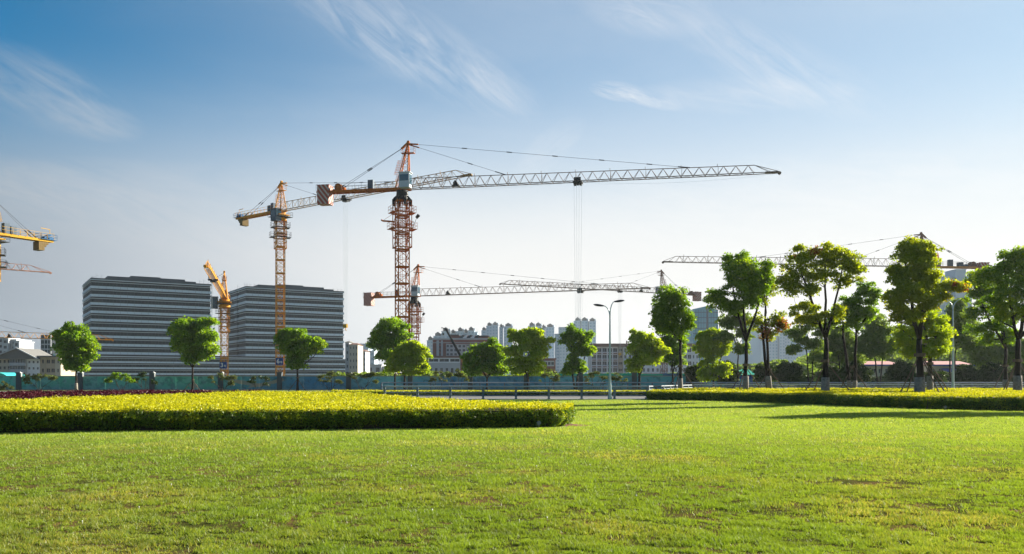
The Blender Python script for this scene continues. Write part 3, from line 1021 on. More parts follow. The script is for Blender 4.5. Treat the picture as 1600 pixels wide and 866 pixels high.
        mb.tube((sA + .12, jw, H + .1), (sA + .12, 0, H + .1 + jhh(sA)), br_r, cap=False)
        if a: mb.tube((sA, 0, H + .1 + jhh(sA)), (sA, 0, H + .1 + jhh(sA) + .45), .05, cap=False)
        mb.build('jib_section', jm, root)
    sE = js + npan * pan
    mb = MB()
    mb.tube((sE, 0, H + .1 + jhh(sE)), (JL - .4, 0, H + .3), ch_r * .8, cap=False)
    for y in (-jw, jw):
        mb.tube((sE, y, H + .1), (JL - .6, y * .5, H + .12), ch_r * 1.1)
        mb.tube((sE, 0, H + .1 + jhh(sE)), (JL - 1.5, y * .6, H + .12), br_r, cap=False)
    mb.tube((JL - 1.6, -.45, H + .15), (JL - 1.6, .45, H + .15), .12); mb.box(JL - 2.6, JL - .5, -.35, .35, H, H + .28)
    mb.tube((JL - .3, -.15, H), (JL - .3, .15, H), .28, n=10)
    mb.build('jib_tip', jm, root)
    # counter jib
    cL = d['cL']; sl = g('cslope', 0.0)
    mb = MB()
    for y in (-.7, .7):
        mb.box(-cL, 1.5, y - .12, y + .12, H - .08, H + .34)
    for k in range(int(cL / 1.5)): mb.box(-cL + .2 + k * 1.5, -cL + .35 + k * 1.5, -.7, .7, H - .1, H + .2)
    mb.box(-cL, 1.0, -.55, .55, H + .22, H + .27)
    mb.build('counter_jib', ctm, root)
    mb = MB()
    for y in (-.95, .95):
        for fr in (.55, 1.1): mb.tube((-cL, y, H + .34 + fr), (-1.2, y, H + .34 + fr), .028, cap=False)
        k = 0.0
        while k < cL - 1.2:
            mb.tube((-cL + k, y, H + .3), (-cL + k, y, H + 1.44), .028, cap=False); k += 1.25
    mb.tube((-cL, -.95, H + 1.44), (-cL, .95, H + 1.44), .028, cap=False)
    mb.build('handrail', MATS['cable'] if A else ctm, root, kind='stuff')
    if A:
        a0 = -cL + g('wo', .25); ww = g('ww', 2.25)
        mb = MB(); mb.box(-ww / 2, ww / 2, -1.05, 1.05, -1.75, 1.6)
        mb.box(-ww / 2 - .06, ww / 2 + .06, -1.1, 1.1, 1.6, 1.72)
        mb.build('counterweight', MATS['hazard_stripes'], root, loc=(a0 + ww / 2, 0, H - .35))
        mb = MB(); wx = a0 + ww + 1.6
        mb.tube((wx, -.55, H + .95), (wx, .55, H + .95), .5, n=14); mb.tube((wx, -.6, H + .95), (wx, -.5, H + .95), .68, n=14); mb.tube((wx, .5, H + .95), (wx, .6, H + .95), .68, n=14)
        mb.box(wx - 1.0, wx + .9, -.7, .7, H + .3, H + .55); mb.tube((wx + .9, -.3, H + .7), (wx + .9, .45, H + .7), .3, n=10)
        mb.build('winch', cm, root)
        mb = MB(); q_ = -g('cabinet', 5.5); mb.box(q_ - .5, q_ + .5, -.5, .4, H + .3, H + 2.0); mb.build('control_cabinet', MATS['cabinet_grey'], root)
        for ex in g('extra', ()):
            mb = MB(); mb.box(-ex[0] - ex[1] / 2, -ex[0] + ex[1] / 2, -.5, .5, H + .3, H + .3 + ex[2]); mb.build('control_cabinet', MATS['cabinet_grey'], root)
    else:
        mb = MB(); mb.box(-cL - .5, -cL + 2.2, -.85, .85, H + .3, H + .4); mb.box(-cL - .2, -cL + 1.5, -.5, .5, H + .4, H + .9)
        mb.tube((-cL + .6, -.6, H + .95), (-cL + .6, .6, H + .95), .38, n=12)
        railed_deck(mb, -cL - .5, -cL + 2.4, -1.05, 1.05, H + .38, .9, .03)
        mb.build('winch', MATS['winch_blue'], root)
        mb = MB(); mb.tube((-cL + .2, 0, H + 1.3), (-cL + .2, 0, H + 2.3), .05); mb.tube((-cL + .2, 0, H + 2.3), (-cL + 1.9, 0, H + 2.35), .07); mb.build('winch_hoist', ctm, root)
        for k, dz in enumerate((.4, .8, 1.5, 1.5, 1.5)):
            mb = MB(); xk = -cL + 1.0 + k * .36; mb.box(xk, xk + .34, -.85, .85, H - .2 - dz, H - .18); mb.build('counterweight', MATS['weight_sand'], root)
        for k, (q_, hh_) in enumerate(((2.4, 1.9), (3.6, 1.5))):
            mb = MB(); mb.box(-q_ - .5, -q_ + .45, -.5, .4, H + .3, H + .3 + hh_); mb.build('control_cabinet', MATS['cabinet_grey'], root)
    # pendants
    apR = Vector((ax + 1.9, 0, az_ - .45)); apR2 = Vector((ax + 2.1, 0, az_ - 1.05)); apL = Vector((ax - 1.2, 0, az_ - 1.05))

    def pendant(a, b_, gap, side, name='tie_rod'):
        mb = MB()
        a, b_ = a + Vector((0, side, 0)), b_ + Vector((0, side, 0))
        mb.tube(a, b_, .032, cap=False)
        Ln = (b_ - a).length
        k = gap
        while k < Ln - 2:
            mb.tube(a.lerp(b_, k / Ln), a.lerp(b_, (k + .95) / Ln), .10)
            k += gap
        mb.build(name, MATS['cable'], root)
        mb = MB(); mb.tube(a.lerp(b_, 1 - 2.0 / Ln), b_, .10); mb.build('tie_anchor', MATS['dark_steel'], root)
    for i, px in enumerate(d['ties']):
        s = s_at(px) if not g('tie_s') else g('tie_s')[i]
        pendant((apR2, apR)[i], Vector((s, 0, H + .1 + jhh(s))), (9.5, 8.2)[i], 0)
    for y in (-.55, .55):
        pendant(apL + Vector((0, y * .1 - y, 0)), Vector((-d.get('ctie', cL - 3.0), 0, H + .3)), 6.5, y, 'counter_tie')
    # trolley, ropes and hook
    if g('trolley'):
        s = s_at(d['trolley']) if not g('tro_s') else g('tro_s')
        mb = MB(); mb.box(s - .8, s + .8, -.9, .9, H - .22, H - .02); mb.box(s - .7, s - .3, -.5, .5, H - .55, H - .2); mb.box(s + .3, s + .7, -.5, .5, H - .55, H - .2); mb.box(s - .18, s + .18, -.5, .5, H - .5, H - .2)
        mb.box(s - .6, s + .6, -.8, -.72, H + .1, H + .7)
        mb.build('trolley', MATS['dark_steel'], root)
        hb = g('hook', 6.0)
        for u in (-.65, -.2, .25, .7):
            mb = MB(); mb.tube((s + u, -.2, H - .5), (s + u * .6, -.2, hb + 1.1), .022, n=4, cap=False); mb.build('hoist_rope', MATS['cab_grey'], root)
        mb = MB(); mb.box(s - .5, s + .5, -.4, 0, hb + .4, hb + 1.2); mb.tube((s, -.2, hb + .4), (s, -.2, hb), .08); mb.tube((s, -.2, hb), (s + .3, -.2, hb - .2), .09); mb.build('hook_block', MATS['crane_gold'], root)
        mb = MB(); pts = []
        for k in range(13):
            u = k / 12; pts.append((2 + (s - 2) * u, .1, H + .05 - 4 * .45 * u * (1 - u)))
        mb.path(pts, [.014] * 13, n=3)
        pts = [(s + (JL - s - .4) * k / 12, .1, H + .0 - 4 * .8 * (k / 12) * (1 - k / 12)) for k in range(13)]
        mb.path(pts, [.014] * 13, n=3)
        mb.build('trolley_rope', MATS['cab_grey'], root)
    if g('jwinch'):
        s = s_at(d['jwinch'])
        mb = MB(); mb.tube((s, -.4, H + .7), (s, .4, H + .7), .42, n=10); mb.box(s - .55, s + .7, -.45, .45, H + .2, H + .45); mb.tube((s - .1, 0, H + 1.0), (s - .1, 0, H + 1.3), .15, n=6)
        mb.build('trolley_winch', MATS['dark_steel'], root)
    if g('sign'):
        txt, z, dxp = d['sign']
        # the plate hangs on the mast side that faces the lawn
        rz = -ang
        sg = empty('number_sign', (0, 0, 0)); sg.parent = root; sg.rotation_euler = (0, 0, rz)
        # offset in world axes
        mb = MB(); mb.box(-.85, .85, -.04, .04, -.78, .78)
        sg.location = Matrix.Rotation(rz, 3, 'Z') @ Vector((dxp, -w * .72, z))
        mb.build('plate', MATS['sign_blue'], sg)
        text_obj(txt, 1.35, sg, (-.3, -.06, .0), (pi / 2, 0, 0), MATS['paint_white'])
        text_obj('号', .55, sg, (.42, -.06, -.22), (pi / 2, 0, 0), MATS['paint_white'])
    if g('banner'):
        mb = MB(); x_, z_ = d['banner']; mb.box(x_ - .8, x_ + .8, -.06, .06, z_ - 1.2, z_ + 1.2); b_ = mb.build('safety_banner', MATS['net_blue'], root); b_.rotation_euler = (0, 0, -ang); b_.location = Matrix.Rotation(-ang, 3, 'Z') @ Vector((0, -1.7, 0))
    return root


crane(dict(label='largest tower crane with rusty red mast and striped counterweight, centre left', mast=(628.5, 160), tip=(1221, 146.8), H=hz(297, 160), cm='crane_rust', jm='jib_pale', ctm='crane_rust',
           cL=16.2, head=8.5, ties=(790, 1078), trolley=903, jwinch=712, hook=8, cage=8.6, cabinet=5.9, ctie=12.6))
crane(dict(label='tall yellow tower crane carrying a blue sign numbered 6', mast=(438, 200), tip=(738, 164), H=hz(331, 200), cm='crane_yellow', jm='jib_sand', ctm='crane_yellow', style='B', w=1.75,
           cL=16.0, head=6.6, apex=.4, ties=(497, 600), tie_s=(13.5, 36), trolley=541, jwinch=None, hook=12, cage=6.5, sign=('6', hz(565, 200), .15), cab=(.3, -1.4)))
crane(dict(label='short yellow tower crane with its jib swung towards the lawn, sign numbered 3', mast=(350.5, 208), tip=(321, 148), H=hz(467, 208), cm='crane_yellow', jm='crane_yellow', ctm='crane_yellow', style='B', w=1.5,
           cL=9.5, head=6.2, apex=.2, ties=(340, 330), tie_s=(12, 30), trolley=325, tro_s=42, hook=9, cage=6, sign=('3', hz(571, 208), .1), cab=(-.2, -2.2), jw=.5, mrot=R(30), chord=.06, brace=.03, leg=.10))
crane(dict(label='red brown tower crane standing just behind the largest crane mast', mast=(647.5, 238), tip=(1017, 217), H=hz(463.5, 238), cm='crane_rust', jm='jib_pale', ctm='crane_rust',
           cL=15.0, head=8.3, ties=(752, 935), trolley=907, jwinch=700, hook=8, cage=8.2, cabinet=5.0, ctie=12.2, banner=(-2.0, hz(534, 238)), w=1.9))
crane(dict(label='distant brown tower crane behind the tallest tree left of the blue glass tower', mast=(1037, 331), tip=(780, 298), H=hz(459, 331), cm='crane_brown', jm='jib_pale', ctm='crane_brown',
           cL=15.6, head=8.6, ties=(960, 868), tie_s=(19, 42), trolley=969, jwinch=1002, hook=10, cage=8, ctie=10, w=1.9, chord=.1, brace=.055, mrot=R(20), wo=-1.6, ww=2.6))
crane(dict(label='dark brown tower crane rising behind the trees on the right', mast=(1446, 217), tip=(1034, 207.6), H=hz(418, 217), cm='crane_brown', jm='jib_pale', ctm='crane_orange',
           cL=16.5, head=8.3, ties=(1330, 1150), tie_s=(18, 43), hook=10, cage=8, w=1.9, mrot=R(15), cabinet=6.6, extra=((3.2, 1.1, .9), (9.2, 1.2, 1.1), (10.6, .7, .6)), ctie=13.5))
# cranes whose masts stand beyond the left edge of the picture
crane(dict(label='bright yellow tower crane whose counter jib reaches in at the left edge', mast=(-13, 150), tip=(-664, 106.5), H=hz(366, 150), cm='crane_gold', jm='crane_gold', ctm='crane_gold', style='B', w=1.7,
           cL=10.6, head=6.6, apex=.3, ties=(0, 0), tie_s=(12, 34), hook=9, cage=6))
crane(dict(label='tower crane with only its pinkish jib tip showing at the left edge', mast=(-336, 181), tip=(81, 215), H=hz(427, 215), cm='crane_rust', jm='jib_pink', ctm='crane_rust',
           cL=14, head=8.5, ties=(0, 0), tie_s=(16, 41), hook=9, chord=.085))
crane(dict(label='low orange tower crane whose jib crosses before the left office block', mast=(-178, 233.3), tip=(178, 262), H=hz(532, 262), cm='crane_orange', jm='crane_yellow', ctm='crane_orange',
           cL=14, head=11.0, ties=(40, 95), hook=5, cage=6, chord=.09, jwinch=14))

# ------------------------------------------------------------------ mobile crane with raised boom
Yb = 182.0
tipP, basP = P(696.5, 514, Yb), P(722, 561, Yb)
ft = P(733, 588, Yb)
root = empty('mobile_crane', (ft.x, Yb, 0)); tag(root, 'mobile crane with dark telescopic boom raised in front of the brick building', 'crane')
o = root.location
L = lambda p: Vector(p) - o
a, b_ = L(tipP), L(ft)
mid = L(basP)
mb = MB(); mb.tube(mid.lerp(a, .62), a, .26); mb.build('boom_section', MATS['dark_steel'], root)
mb = MB(); mb.tube(mid, mid.lerp(a, .66), .34); mb.build('boom_section', MATS['dark_steel'], root)
mb = MB(); mb.tube(b_, mid + (a - mid) * .02, .46); mb.build('boom_base', MATS['crane_orange'], root)
mb = MB(); mb.tube(a, a + Vector((-.9, 0, .25)), .12); mb.tube(a + Vector((-.9, 0, .25)), a + Vector((-.55, 0, -.9)), .03); mb.box(a.x - .7, a.x - .35, -.2, .2, a.z - 1.3, a.z - .9); mb.build('boom_head', MATS['dark_steel'], root)
mb = MB(); mb.tube((b_.x - 1.6, 0, 1.9), b_.lerp(mid, .7), .16); mb.build('lift_cylinder', MATS['cab_grey'], root)
mb = MB(); mb.box(-5, 4.2, -1.25, 1.25, .9, 1.6); mb.box(-1, 3.6, -1.2, 1.2, 1.6, 2.2); mb.box(2.2, 4.0, -1.2, 1.2, 2.2, 2.9); mb.build('chassis', MATS['crane_orange'], root)
mb = MB(); mb.box(-6.6, -5, -1.2, 1.2, .8, 2.5); mb.build('driver_cab', MATS['crane_orange'], root)
for x in (-5.4, -3.6, 1.2, 2.8):
    for y in (-1.25, 1.05):
        mb = MB(); mb.tube((x, y, .52), (x, y + .3, .52), .52, n=16); mb.build('wheel', MATS['dark_steel'], root)

# ------------------------------------------------------------------ office blocks
mat('office_glass', (.006, .022, .034), .4, .0, scale=.35, col2=(.012, .036, .046), thr=(.45, .6), spec=.06)
mat('office_spandrel', (.47, .59, .68), .5, .1, var=.05, scale=.3)
mat('office_ledge', (.44, .53, .58), .5, .1, var=.04, scale=.3)
mat('office_dark', (.008, .016, .025), .6, var=.1, scale=.5)
mat('roof_dark', (.05, .075, .095), .6, var=.15, scale=.4)
FD = Vector((.855, .52)); FANG = atan2(.52, .855)
C1 = Vector((GX(143, 400), 400))


def office(label, t0, width, z0, floors, fh, depth=35, recess=True, group='twin office blocks'):
    c = C1 + FD * t0
    root = empty('office_building', (c.x, c.y, 0), FANG)
    tag(root, label, 'office building', group)

    def slabs(mb, e, za, zb):
        if recess:
            mb.box(-e, width + e, -e, 14 + e, za, zb)
            mb.box(1.6 - e, width - 1.6 + e, 14 + e, 17 - e, za, zb)
            mb.box(-e, width + e, 17 - e, depth + e, za, zb)
        else:
            mb.box(-e, width + e, -e, depth + e, za, zb)
    mb = MB(); mb.box(.6, width - .6, .6, depth - .6, 0, z0 + floors * fh); mb.build('core', MATS['office_dark'], root)
    for i in range(floors):
        z = z0 + i * fh
        k = fh / 3.7
        for nm, e, a, b_, m in (('spandrel', .35, 0, 1.12, 'office_spandrel'), ('window_band', 0, 1.12, 2.80, 'office_glass'), ('ledge', .5, 2.80, 3.02, 'office_ledge'), ('shadow_gap', -.1, 3.02, 3.7, 'office_dark')):
            mb = MB(); slabs(mb, e, z + a * k + .002, z + b_ * k)
            mb.build(nm, MATS[m], root)
        mb = MB()
        x = 1.5
        while x < width:
            mb.box(x - .035, x + .035, -.10, -.002, z + 1.12 * k + .01, z + 2.80 * k - .01); x += 1.5
        y = 1.2
        while y < depth:
            if not (13.5 < y < 17.5):
                mb.box(-.22, -.002, y - .22, y + .22, z + 1.12 * k + .01, z + 2.80 * k - .01)
            y += 1.9
        mb.build('mullion', MATS['cabinet_grey'], root, kind='stuff')
        mb = MB()                              # joints between the cladding panels
        x = 3.0
        while x < width:
            mb.box(x - .03, x + .03, -.365, -.351, z + .03, z + 1.10 * k); x += 3.0
        mb.build('panel_joint', MATS['office_dark'], root, kind='stuff')
    return root, z0 + floors * fh


def office_roof(root, width, zt):
    mb = MB(); mb.box(-.5, width + .5, -.5, 35.5, zt, zt + .35); mb.build('parapet', MATS['office_ledge'], root)
    mb = MB(); mb.box(-.3, width + .3, -.3, 35.3, zt + .352, zt + 1.0); mb.build('roof_band', MATS['roof_dark'], root)
    for a, b_, h in ((7, 17, 1.9), (17, 30, 2.6), (30, 41, 2.2), (41, 46, 1.4)):
        mb = MB(); mb.box(a, b_ - .05, 3 + random.random(), 28, zt + 1.0, zt + .6 + h); mb.build('plant_room', MATS['roof_dark'], root)
    mb = MB()
    for x, y in ((.5, .5), (2, 1), (.6, 6), (.8, 20), (.6, 33), (width - 3, .6), (width - 1, .6), (width - 5, .7), (4, .6)):
        h = random.uniform(1.0, 2.6)
        mb.tube((x, y, zt + 1), (x, y, zt + 1 + h), .07, .03, cap=False); mb.tube((x, y, zt + 1 + h * .6), (x + 1.1, y, zt + 1 + h * .6), .04, cap=False)
    mb.build('roof_mast', MATS['roof_dark'], root, kind='stuff')


zb = 11.8
o1, zt = office('left dark banded glass office block', 0, 52, zb + 1.2, 9, 3.72)
office_roof(o1, 52, zt)
o2, zt = office('right dark banded glass office block behind the crane with the blue 6 sign', 69, 50, zb + 1.2, 9, 3.72)
office_roof(o2, 50, zt)
c = C1 + FD * -.5 + Vector((FD.y, -FD.x)) * .8
pod, _ = office('low banded podium joining the two office blocks', -1.2, 121.6, 1.0, 4, 2.7, depth=38, recess=False, group='office podium')
for ch in pod.children:
    ch.location.y -= 1.3
mb = MB(); mb.box(-.2, 121.8, -1.5, 36.5, 11.8, 12.25); mb.build('terrace_slab', MATS['office_ledge'], pod)
mb = MB(); mb.box(1, 120.6, 1.2, 34, 12.25, 13.0); mb.build('recessed_floor', MATS['office_dark'], pod)

# ------------------------------------------------------------------ other buildings
mat('pale_wall', (.50, .51, .52), .8, var=.05, scale=.1)
mat('hazed_wall', (.46, .56, .65), .7, var=.06, scale=.1)  # distance haze is mixed into this colour for the far towers
mat('beige_wall', (.42, .36, .28), .85, var=.08, scale=.3)
mat('cream_wall', (.50, .46, .38), .85, var=.06, scale=.3)
mat('brick_wall', (.27, .115, .095), .9, var=.15, scale=.5)
mat('grey_wall', (.44, .47, .50), .85, var=.08, scale=.3)
mat('white_wall', (.72, .75, .78), .8, var=.05, scale=.3)
mat('window_dark', (.03, .045, .06), .2, scale=.5, spec=.2, col2=(.08, .10, .12), thr=(.5, .6))
mat('tower_glass', (.07, .34, .48), .5, .0, scale=.05, var=.15, spec=.1)
mat('tower_glass_dark', (.03, .11, .18), .2, .1, scale=.1, spec=.2)
mat('roof_brown', (.22, .13, .11), .85, var=.15, scale=.5)
mat('roof_grey', (.20, .20, .20), .85, var=.2, scale=.5)
mat('roof_pink', (.62, .33, .31), .7, var=.1, scale=.6)
mat('blue_trim', (.02, .06, .34), .5, scale=1)
mat('teal_net', (.02, .42, .30), .7, var=.15, scale=.8)
mat('turquoise', (.05, .45, .48), .6, var=.1, scale=1)
mat('haze_blue_wall', (.28, .41, .52), .8, var=.05, scale=.05)  # bluer haze put into the colour, for far walls and their windows


def grid_front(root, x0, x1, z0, z1, nx, nz, wall, glass, y=0.0, wf=.6, hf=.55, parts=True, piers=True, d=.28, name='window', frame=None):
    """a front of real piers and bands with windows set back between them"""
    px_, pz_ = (x1 - x0) / nx, (z1 - z0) / nz
    ww, wh = px_ * wf, pz_ * hf
    mb = MB()
    for k in range(nz + 1):
        za = z0 if k == 0 else z0 + k * pz_ - (pz_ - wh) / 2
        zc = z1 if k == nz else z0 + k * pz_ + (pz_ - wh) / 2
        mb.box(x0, x1, y, y + d, za, zc)
    for i in range(nx + 1):
        xa = x0 if i == 0 else x0 + i * px_ - (px_ - ww) / 2
        xb = x1 if i == nx else x0 + i * px_ + (px_ - ww) / 2
        for k in range(nz):
            mb.box(xa, xb, y + .004, y + d, z0 + k * pz_ + (pz_ - wh) / 2, z0 + (k + 1) * pz_ - (pz_ - wh) / 2)
    mb.build('wall', wall, root)
    if parts:
        w = MB(); w.box(-ww / 2, ww / 2, .0, .06, -wh / 2, wh / 2, 0)
        t_ = min(.07, ww * .06)
        w.box(-ww / 2, ww / 2, -.05, -.002, wh / 2 - t_, wh / 2, 1); w.box(-ww / 2, ww / 2, -.05, -.002, -wh / 2, -wh / 2 + t_, 1)
        for q in (-ww / 2, -t_ / 2, ww / 2 - t_): w.box(q, q + t_, -.05, -.002, -wh / 2 + t_, wh / 2 - t_, 1)
        me = w.mesh(name, [glass, frame or wall])
        for i in range(nx):
            for k in range(nz):
                link(name, me, root, (x0 + (i + .5) * px_, y + d - .05, z0 + (k + .5) * pz_))
    else:
        w = MB()
        for i in range(nx):
            for k in range(nz):
                xc, zc = x0 + (i + .5) * px_, z0 + (k + .5) * pz_
                w.box(xc - ww / 2, xc + ww / 2, y + d - .06, y + d + .02, zc - wh / 2, zc + wh / 2)
        w.build(name, glass, root, kind='stuff')


def side_windows(root, x, s, y0, y1, z0, z1, ny, nz, glass, wf=.4, hf=.5):
    w = MB()
    for i in range(ny):
        for k in range(nz):
            yc, zc = y0 + (i + .5) * (y1 - y0) / ny, z0 + (k + .5) * (z1 - z0) / nz
            a, b_ = (y1 - y0) / ny * wf / 2, (z1 - z0) / nz * hf / 2
            w.box(x - .05, x + .05, yc - a, yc + a, zc - b_, zc + b_)
    w.build('side_window', glass, root, kind='stuff')


def tower_cluster(label, Y, wings, wall='hazed_wall', crown=True, floor=3.0, depth=16, col=2.6, cat='apartment tower', group='far hazy apartment towers', glass='haze_blue_wall', name='apartment_tower'):
    xm = GX(wings[0][0], Y)
    root = empty(name, (xm, Y, -.1)); tag(root, label, cat, group)
    for i, (p0, p1, py, dy) in enumerate(wings):
        x0, x1, H = GX(p0, Y) - xm, GX(p1, Y) - xm, hz(py, Y) + .1
        y0 = dy
        cr = crown and (x1 - x0) > 3
        Hb = H - (3.2 if cr else 0)
        mb = MB(); mb.box(x0 + .02, x1 - .02, y0 + .3, y0 + depth, 0, Hb); mb.build('core', MATS[wall], root)
        nx_, nz_ = max(1, int((x1 - x0) / col)), max(2, int(Hb / floor))
        grid_front(root, x0, x1, 0, Hb, nx_, nz_, MATS[wall], MATS[glass], y=y0, wf=.5, hf=.5, parts=False)
        mb = MB(); mb.box(x0 - .3, x1 + .3, y0 - .3, y0 + depth + .3, Hb, Hb + .5); mb.build('cornice', MATS[wall], root)
        if cr:
            xc = (x0 + x1) / 2; hw = min(3.2, (x1 - x0) * .32)
            mb = MB(); mb.box(xc - hw, xc + hw, y0 + 1, y0 + 8, Hb + .5, Hb + 2.3)
            mb.face((xc - hw - .4, y0 + .7, Hb + 2.3), (xc + hw + .4, y0 + .7, Hb + 2.3), (xc, y0 + .7, Hb + 4.3))
            mb.face((xc - hw - .4, y0 + 8.3, Hb + 2.3), (xc, y0 + 8.3, Hb + 4.3), (xc + hw + .4, y0 + 8.3, Hb + 2.3))
            mb.face((xc - hw - .4, y0 + .7, Hb + 2.3), (xc, y0 + .7, Hb + 4.3), (xc, y0 + 8.3, Hb + 4.3), (xc - hw - .4, y0 + 8.3, Hb + 2.3))
            mb.face((xc + hw + .4, y0 + .7, Hb + 2.3), (xc + hw + .4, y0 + 8.3, Hb + 2.3), (xc, y0 + 8.3, Hb + 4.3), (xc, y0 + .7, Hb + 4.3))
            mb.build('roof', MATS['roof_grey'], root)
            mb = MB(); mb.tube((xc + hw + .9, y0 + 4, Hb + .5), (xc + hw + .9, y0 + 4, Hb + 2.4), .8, n=8); mb.tube((xc + hw + .9, y0 + 4, Hb + 2.4), (xc + hw + .9, y0 + 4, Hb + 3.3), .8, .1, n=8)
            mb.build('roof_turret', MATS[wall], root)
    return root


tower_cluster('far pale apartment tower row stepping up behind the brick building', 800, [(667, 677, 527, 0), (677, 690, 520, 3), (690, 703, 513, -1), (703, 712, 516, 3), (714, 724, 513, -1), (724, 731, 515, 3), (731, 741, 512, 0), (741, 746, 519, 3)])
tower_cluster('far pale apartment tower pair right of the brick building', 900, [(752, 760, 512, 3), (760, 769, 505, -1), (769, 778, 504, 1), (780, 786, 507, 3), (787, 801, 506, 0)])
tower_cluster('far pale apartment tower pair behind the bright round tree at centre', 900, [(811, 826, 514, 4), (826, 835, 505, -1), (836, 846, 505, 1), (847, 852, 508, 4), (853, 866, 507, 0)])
tower_cluster('far slim rounded apartment tower between two stepped towers', 850, [(868, 876, 522, 4), (874, 897, 512, 0)], wall='hazed_wall', crown=False)
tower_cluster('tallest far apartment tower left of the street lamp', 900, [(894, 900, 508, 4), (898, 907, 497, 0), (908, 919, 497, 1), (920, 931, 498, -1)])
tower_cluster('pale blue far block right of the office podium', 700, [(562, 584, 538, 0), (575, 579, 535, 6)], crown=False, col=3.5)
tower_cluster('white slim far slab in front of the pale blue block', 560, [(571, 575, 546, 0), (576, 584, 549, 2)], wall='hazed_wall', crown=False)
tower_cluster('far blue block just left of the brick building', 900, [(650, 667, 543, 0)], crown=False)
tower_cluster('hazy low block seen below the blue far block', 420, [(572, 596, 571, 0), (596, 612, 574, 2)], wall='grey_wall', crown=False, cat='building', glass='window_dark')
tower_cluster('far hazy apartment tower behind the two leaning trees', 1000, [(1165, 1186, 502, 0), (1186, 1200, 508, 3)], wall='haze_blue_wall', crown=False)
tower_cluster('far hazy blue block beside the big round bush', 900, [(1196, 1216, 527, 0), (1217, 1226, 512, -2), (1226, 1262, 518, 1)], wall='hazed_wall', crown=False)
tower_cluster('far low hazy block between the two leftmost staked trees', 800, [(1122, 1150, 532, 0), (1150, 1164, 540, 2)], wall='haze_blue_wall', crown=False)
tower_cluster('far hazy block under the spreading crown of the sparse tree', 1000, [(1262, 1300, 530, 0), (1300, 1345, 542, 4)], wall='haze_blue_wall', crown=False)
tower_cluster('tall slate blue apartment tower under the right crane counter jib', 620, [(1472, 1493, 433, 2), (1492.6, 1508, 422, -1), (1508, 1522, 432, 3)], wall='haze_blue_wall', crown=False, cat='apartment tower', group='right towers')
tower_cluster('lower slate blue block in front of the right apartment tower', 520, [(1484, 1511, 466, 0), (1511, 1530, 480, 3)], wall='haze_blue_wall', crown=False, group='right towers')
tower_cluster('far pale block behind the leafy tree row at the right', 900, [(1395, 1440, 515, 0), (1540, 1600, 520, 5)], wall='hazed_wall', crown=False, group='right towers')
tower_cluster('dark striped apartment block at the far left edge', 520, [(-20, 4, 528, 2), (3, 13, 530, 0), (13, 21, 531, 3), (21, 30, 534, 0)], wall='grey_wall', crown=False, glass='window_dark', col=4)
tower_cluster('white apartment block half hidden by the leftmost street tree', 480, [(79, 92, 529, 0)], wall='grey_wall', crown=False, glass='window_dark')

# glass tower, upper edge cut at a slant
Yg = 600
xm = GX(1083, Yg)
root = empty('glass_tower', (xm, Yg, 0)); tag(root, 'blue glass tower with slanted top right of the centre tree', 'office tower')
for nm, p0, p1, ya, yb, y0, y1, m in (('glass_wing', 1083, 1103.5, 483, 478.5, 0, 26, 'tower_glass'), ('recess', 1103.5, 1107, 479.5, 479.5, 1.5, 24, 'tower_glass_dark'), ('glass_wing', 1107, 1122, 478.5, 485, 0, 26, 'tower_glass')):
    a, b_ = GX(p0, Yg) - xm, GX(p1, Yg) - xm
    za, zc = hz(ya, Yg), hz(yb, Yg)
    mb = MB()
    i = 0
    mb.v += [(a, y0, 0), (b_, y0, 0), (b_, y1, 0), (a, y1, 0), (a, y0, za), (b_, y0, zc), (b_, y1, zc), (a, y1, za)]
    for q in ((0, 3, 2, 1), (4, 5, 6, 7), (0, 1, 5, 4), (1, 2, 6, 5), (2, 3, 7, 6), (3, 0, 4, 7)): mb.f.append(q); mb.mi.append(0)
    w_ = mb.build(nm, MATS[m], root)
    mb = MB()
    zz = 3.6
    while zz < min(za, zc) - 1:
        mb.box(a + .02, b_ - .02, y0 - .12, y0 - .002, zz, zz + .4); zz += 3.6
    xx = a + 1.8
    while xx < b_:
        mb.box(xx - .08, xx + .08, y0 - .15, y0 - .003, 0, min(za, zc) - .5); xx += 1.8
    mb.build('curtain_wall_grid', MATS['tower_glass_dark'], root, kind='stuff')

# brick building with the skylights
Yk = 330
xm = GX(676, Yk)
X = lambda px: GX(px, Yk) - xm
Z = lambda py: hz(py, Yk)
root = empty('brick_building', (xm, Yk, 0)); tag(root, 'red brick institutional building with grey window bays behind the mobile crane boom', 'building')
mb = MB(); mb.box(X(676), X(768), .3, 22, 0, Z(529)); mb.box(X(703), X(763), 2, 20, Z(529), Z(524)); mb.build('core', MATS['brick_wall'], root)
mb = MB(); mb.box(X(675.5), X(768.5), .0, .6, Z(531), Z(528.4)); mb.box(X(675.6), X(768.4), .02, .5, Z(536.2), Z(535.2)); mb.build('cornice', MATS['grey_wall'], root)
for a, b_, m in ((682, 686, 'grey_wall'), (689, 692, 'grey_wall')):
    mb = MB(); mb.box(X(a), X(b_), -.1, .3, Z(558), Z(532)); mb.build('pilaster', MATS[m], root)
grid_front(root, X(684), X(690), Z(557), Z(534), 1, 4, MATS['brick_wall'], MATS['window_dark'], y=.05, wf=.5)
grid_front(root, X(697), X(702), Z(557), Z(537.5), 1, 3, MATS['grey_wall'], MATS['window_dark'], y=-.1, wf=.7)
grid_front(root, X(702.2), X(728), Z(557), Z(538), 4, 3, MATS['pale_wall'], MATS['window_dark'], y=-.4, wf=.62, hf=.62, d=.5)
grid_front(root, X(728.4), X(738), Z(557), Z(538), 1, 5, MATS['grey_wall'], MATS['window_dark'], y=-.1, wf=.9, hf=.5)
grid_front(root, X(738.2), X(766), Z(557), Z(538), 5, 3, MATS['pale_wall'], MATS['window_dark'], y=-.3, wf=.62, hf=.62, d=.5)
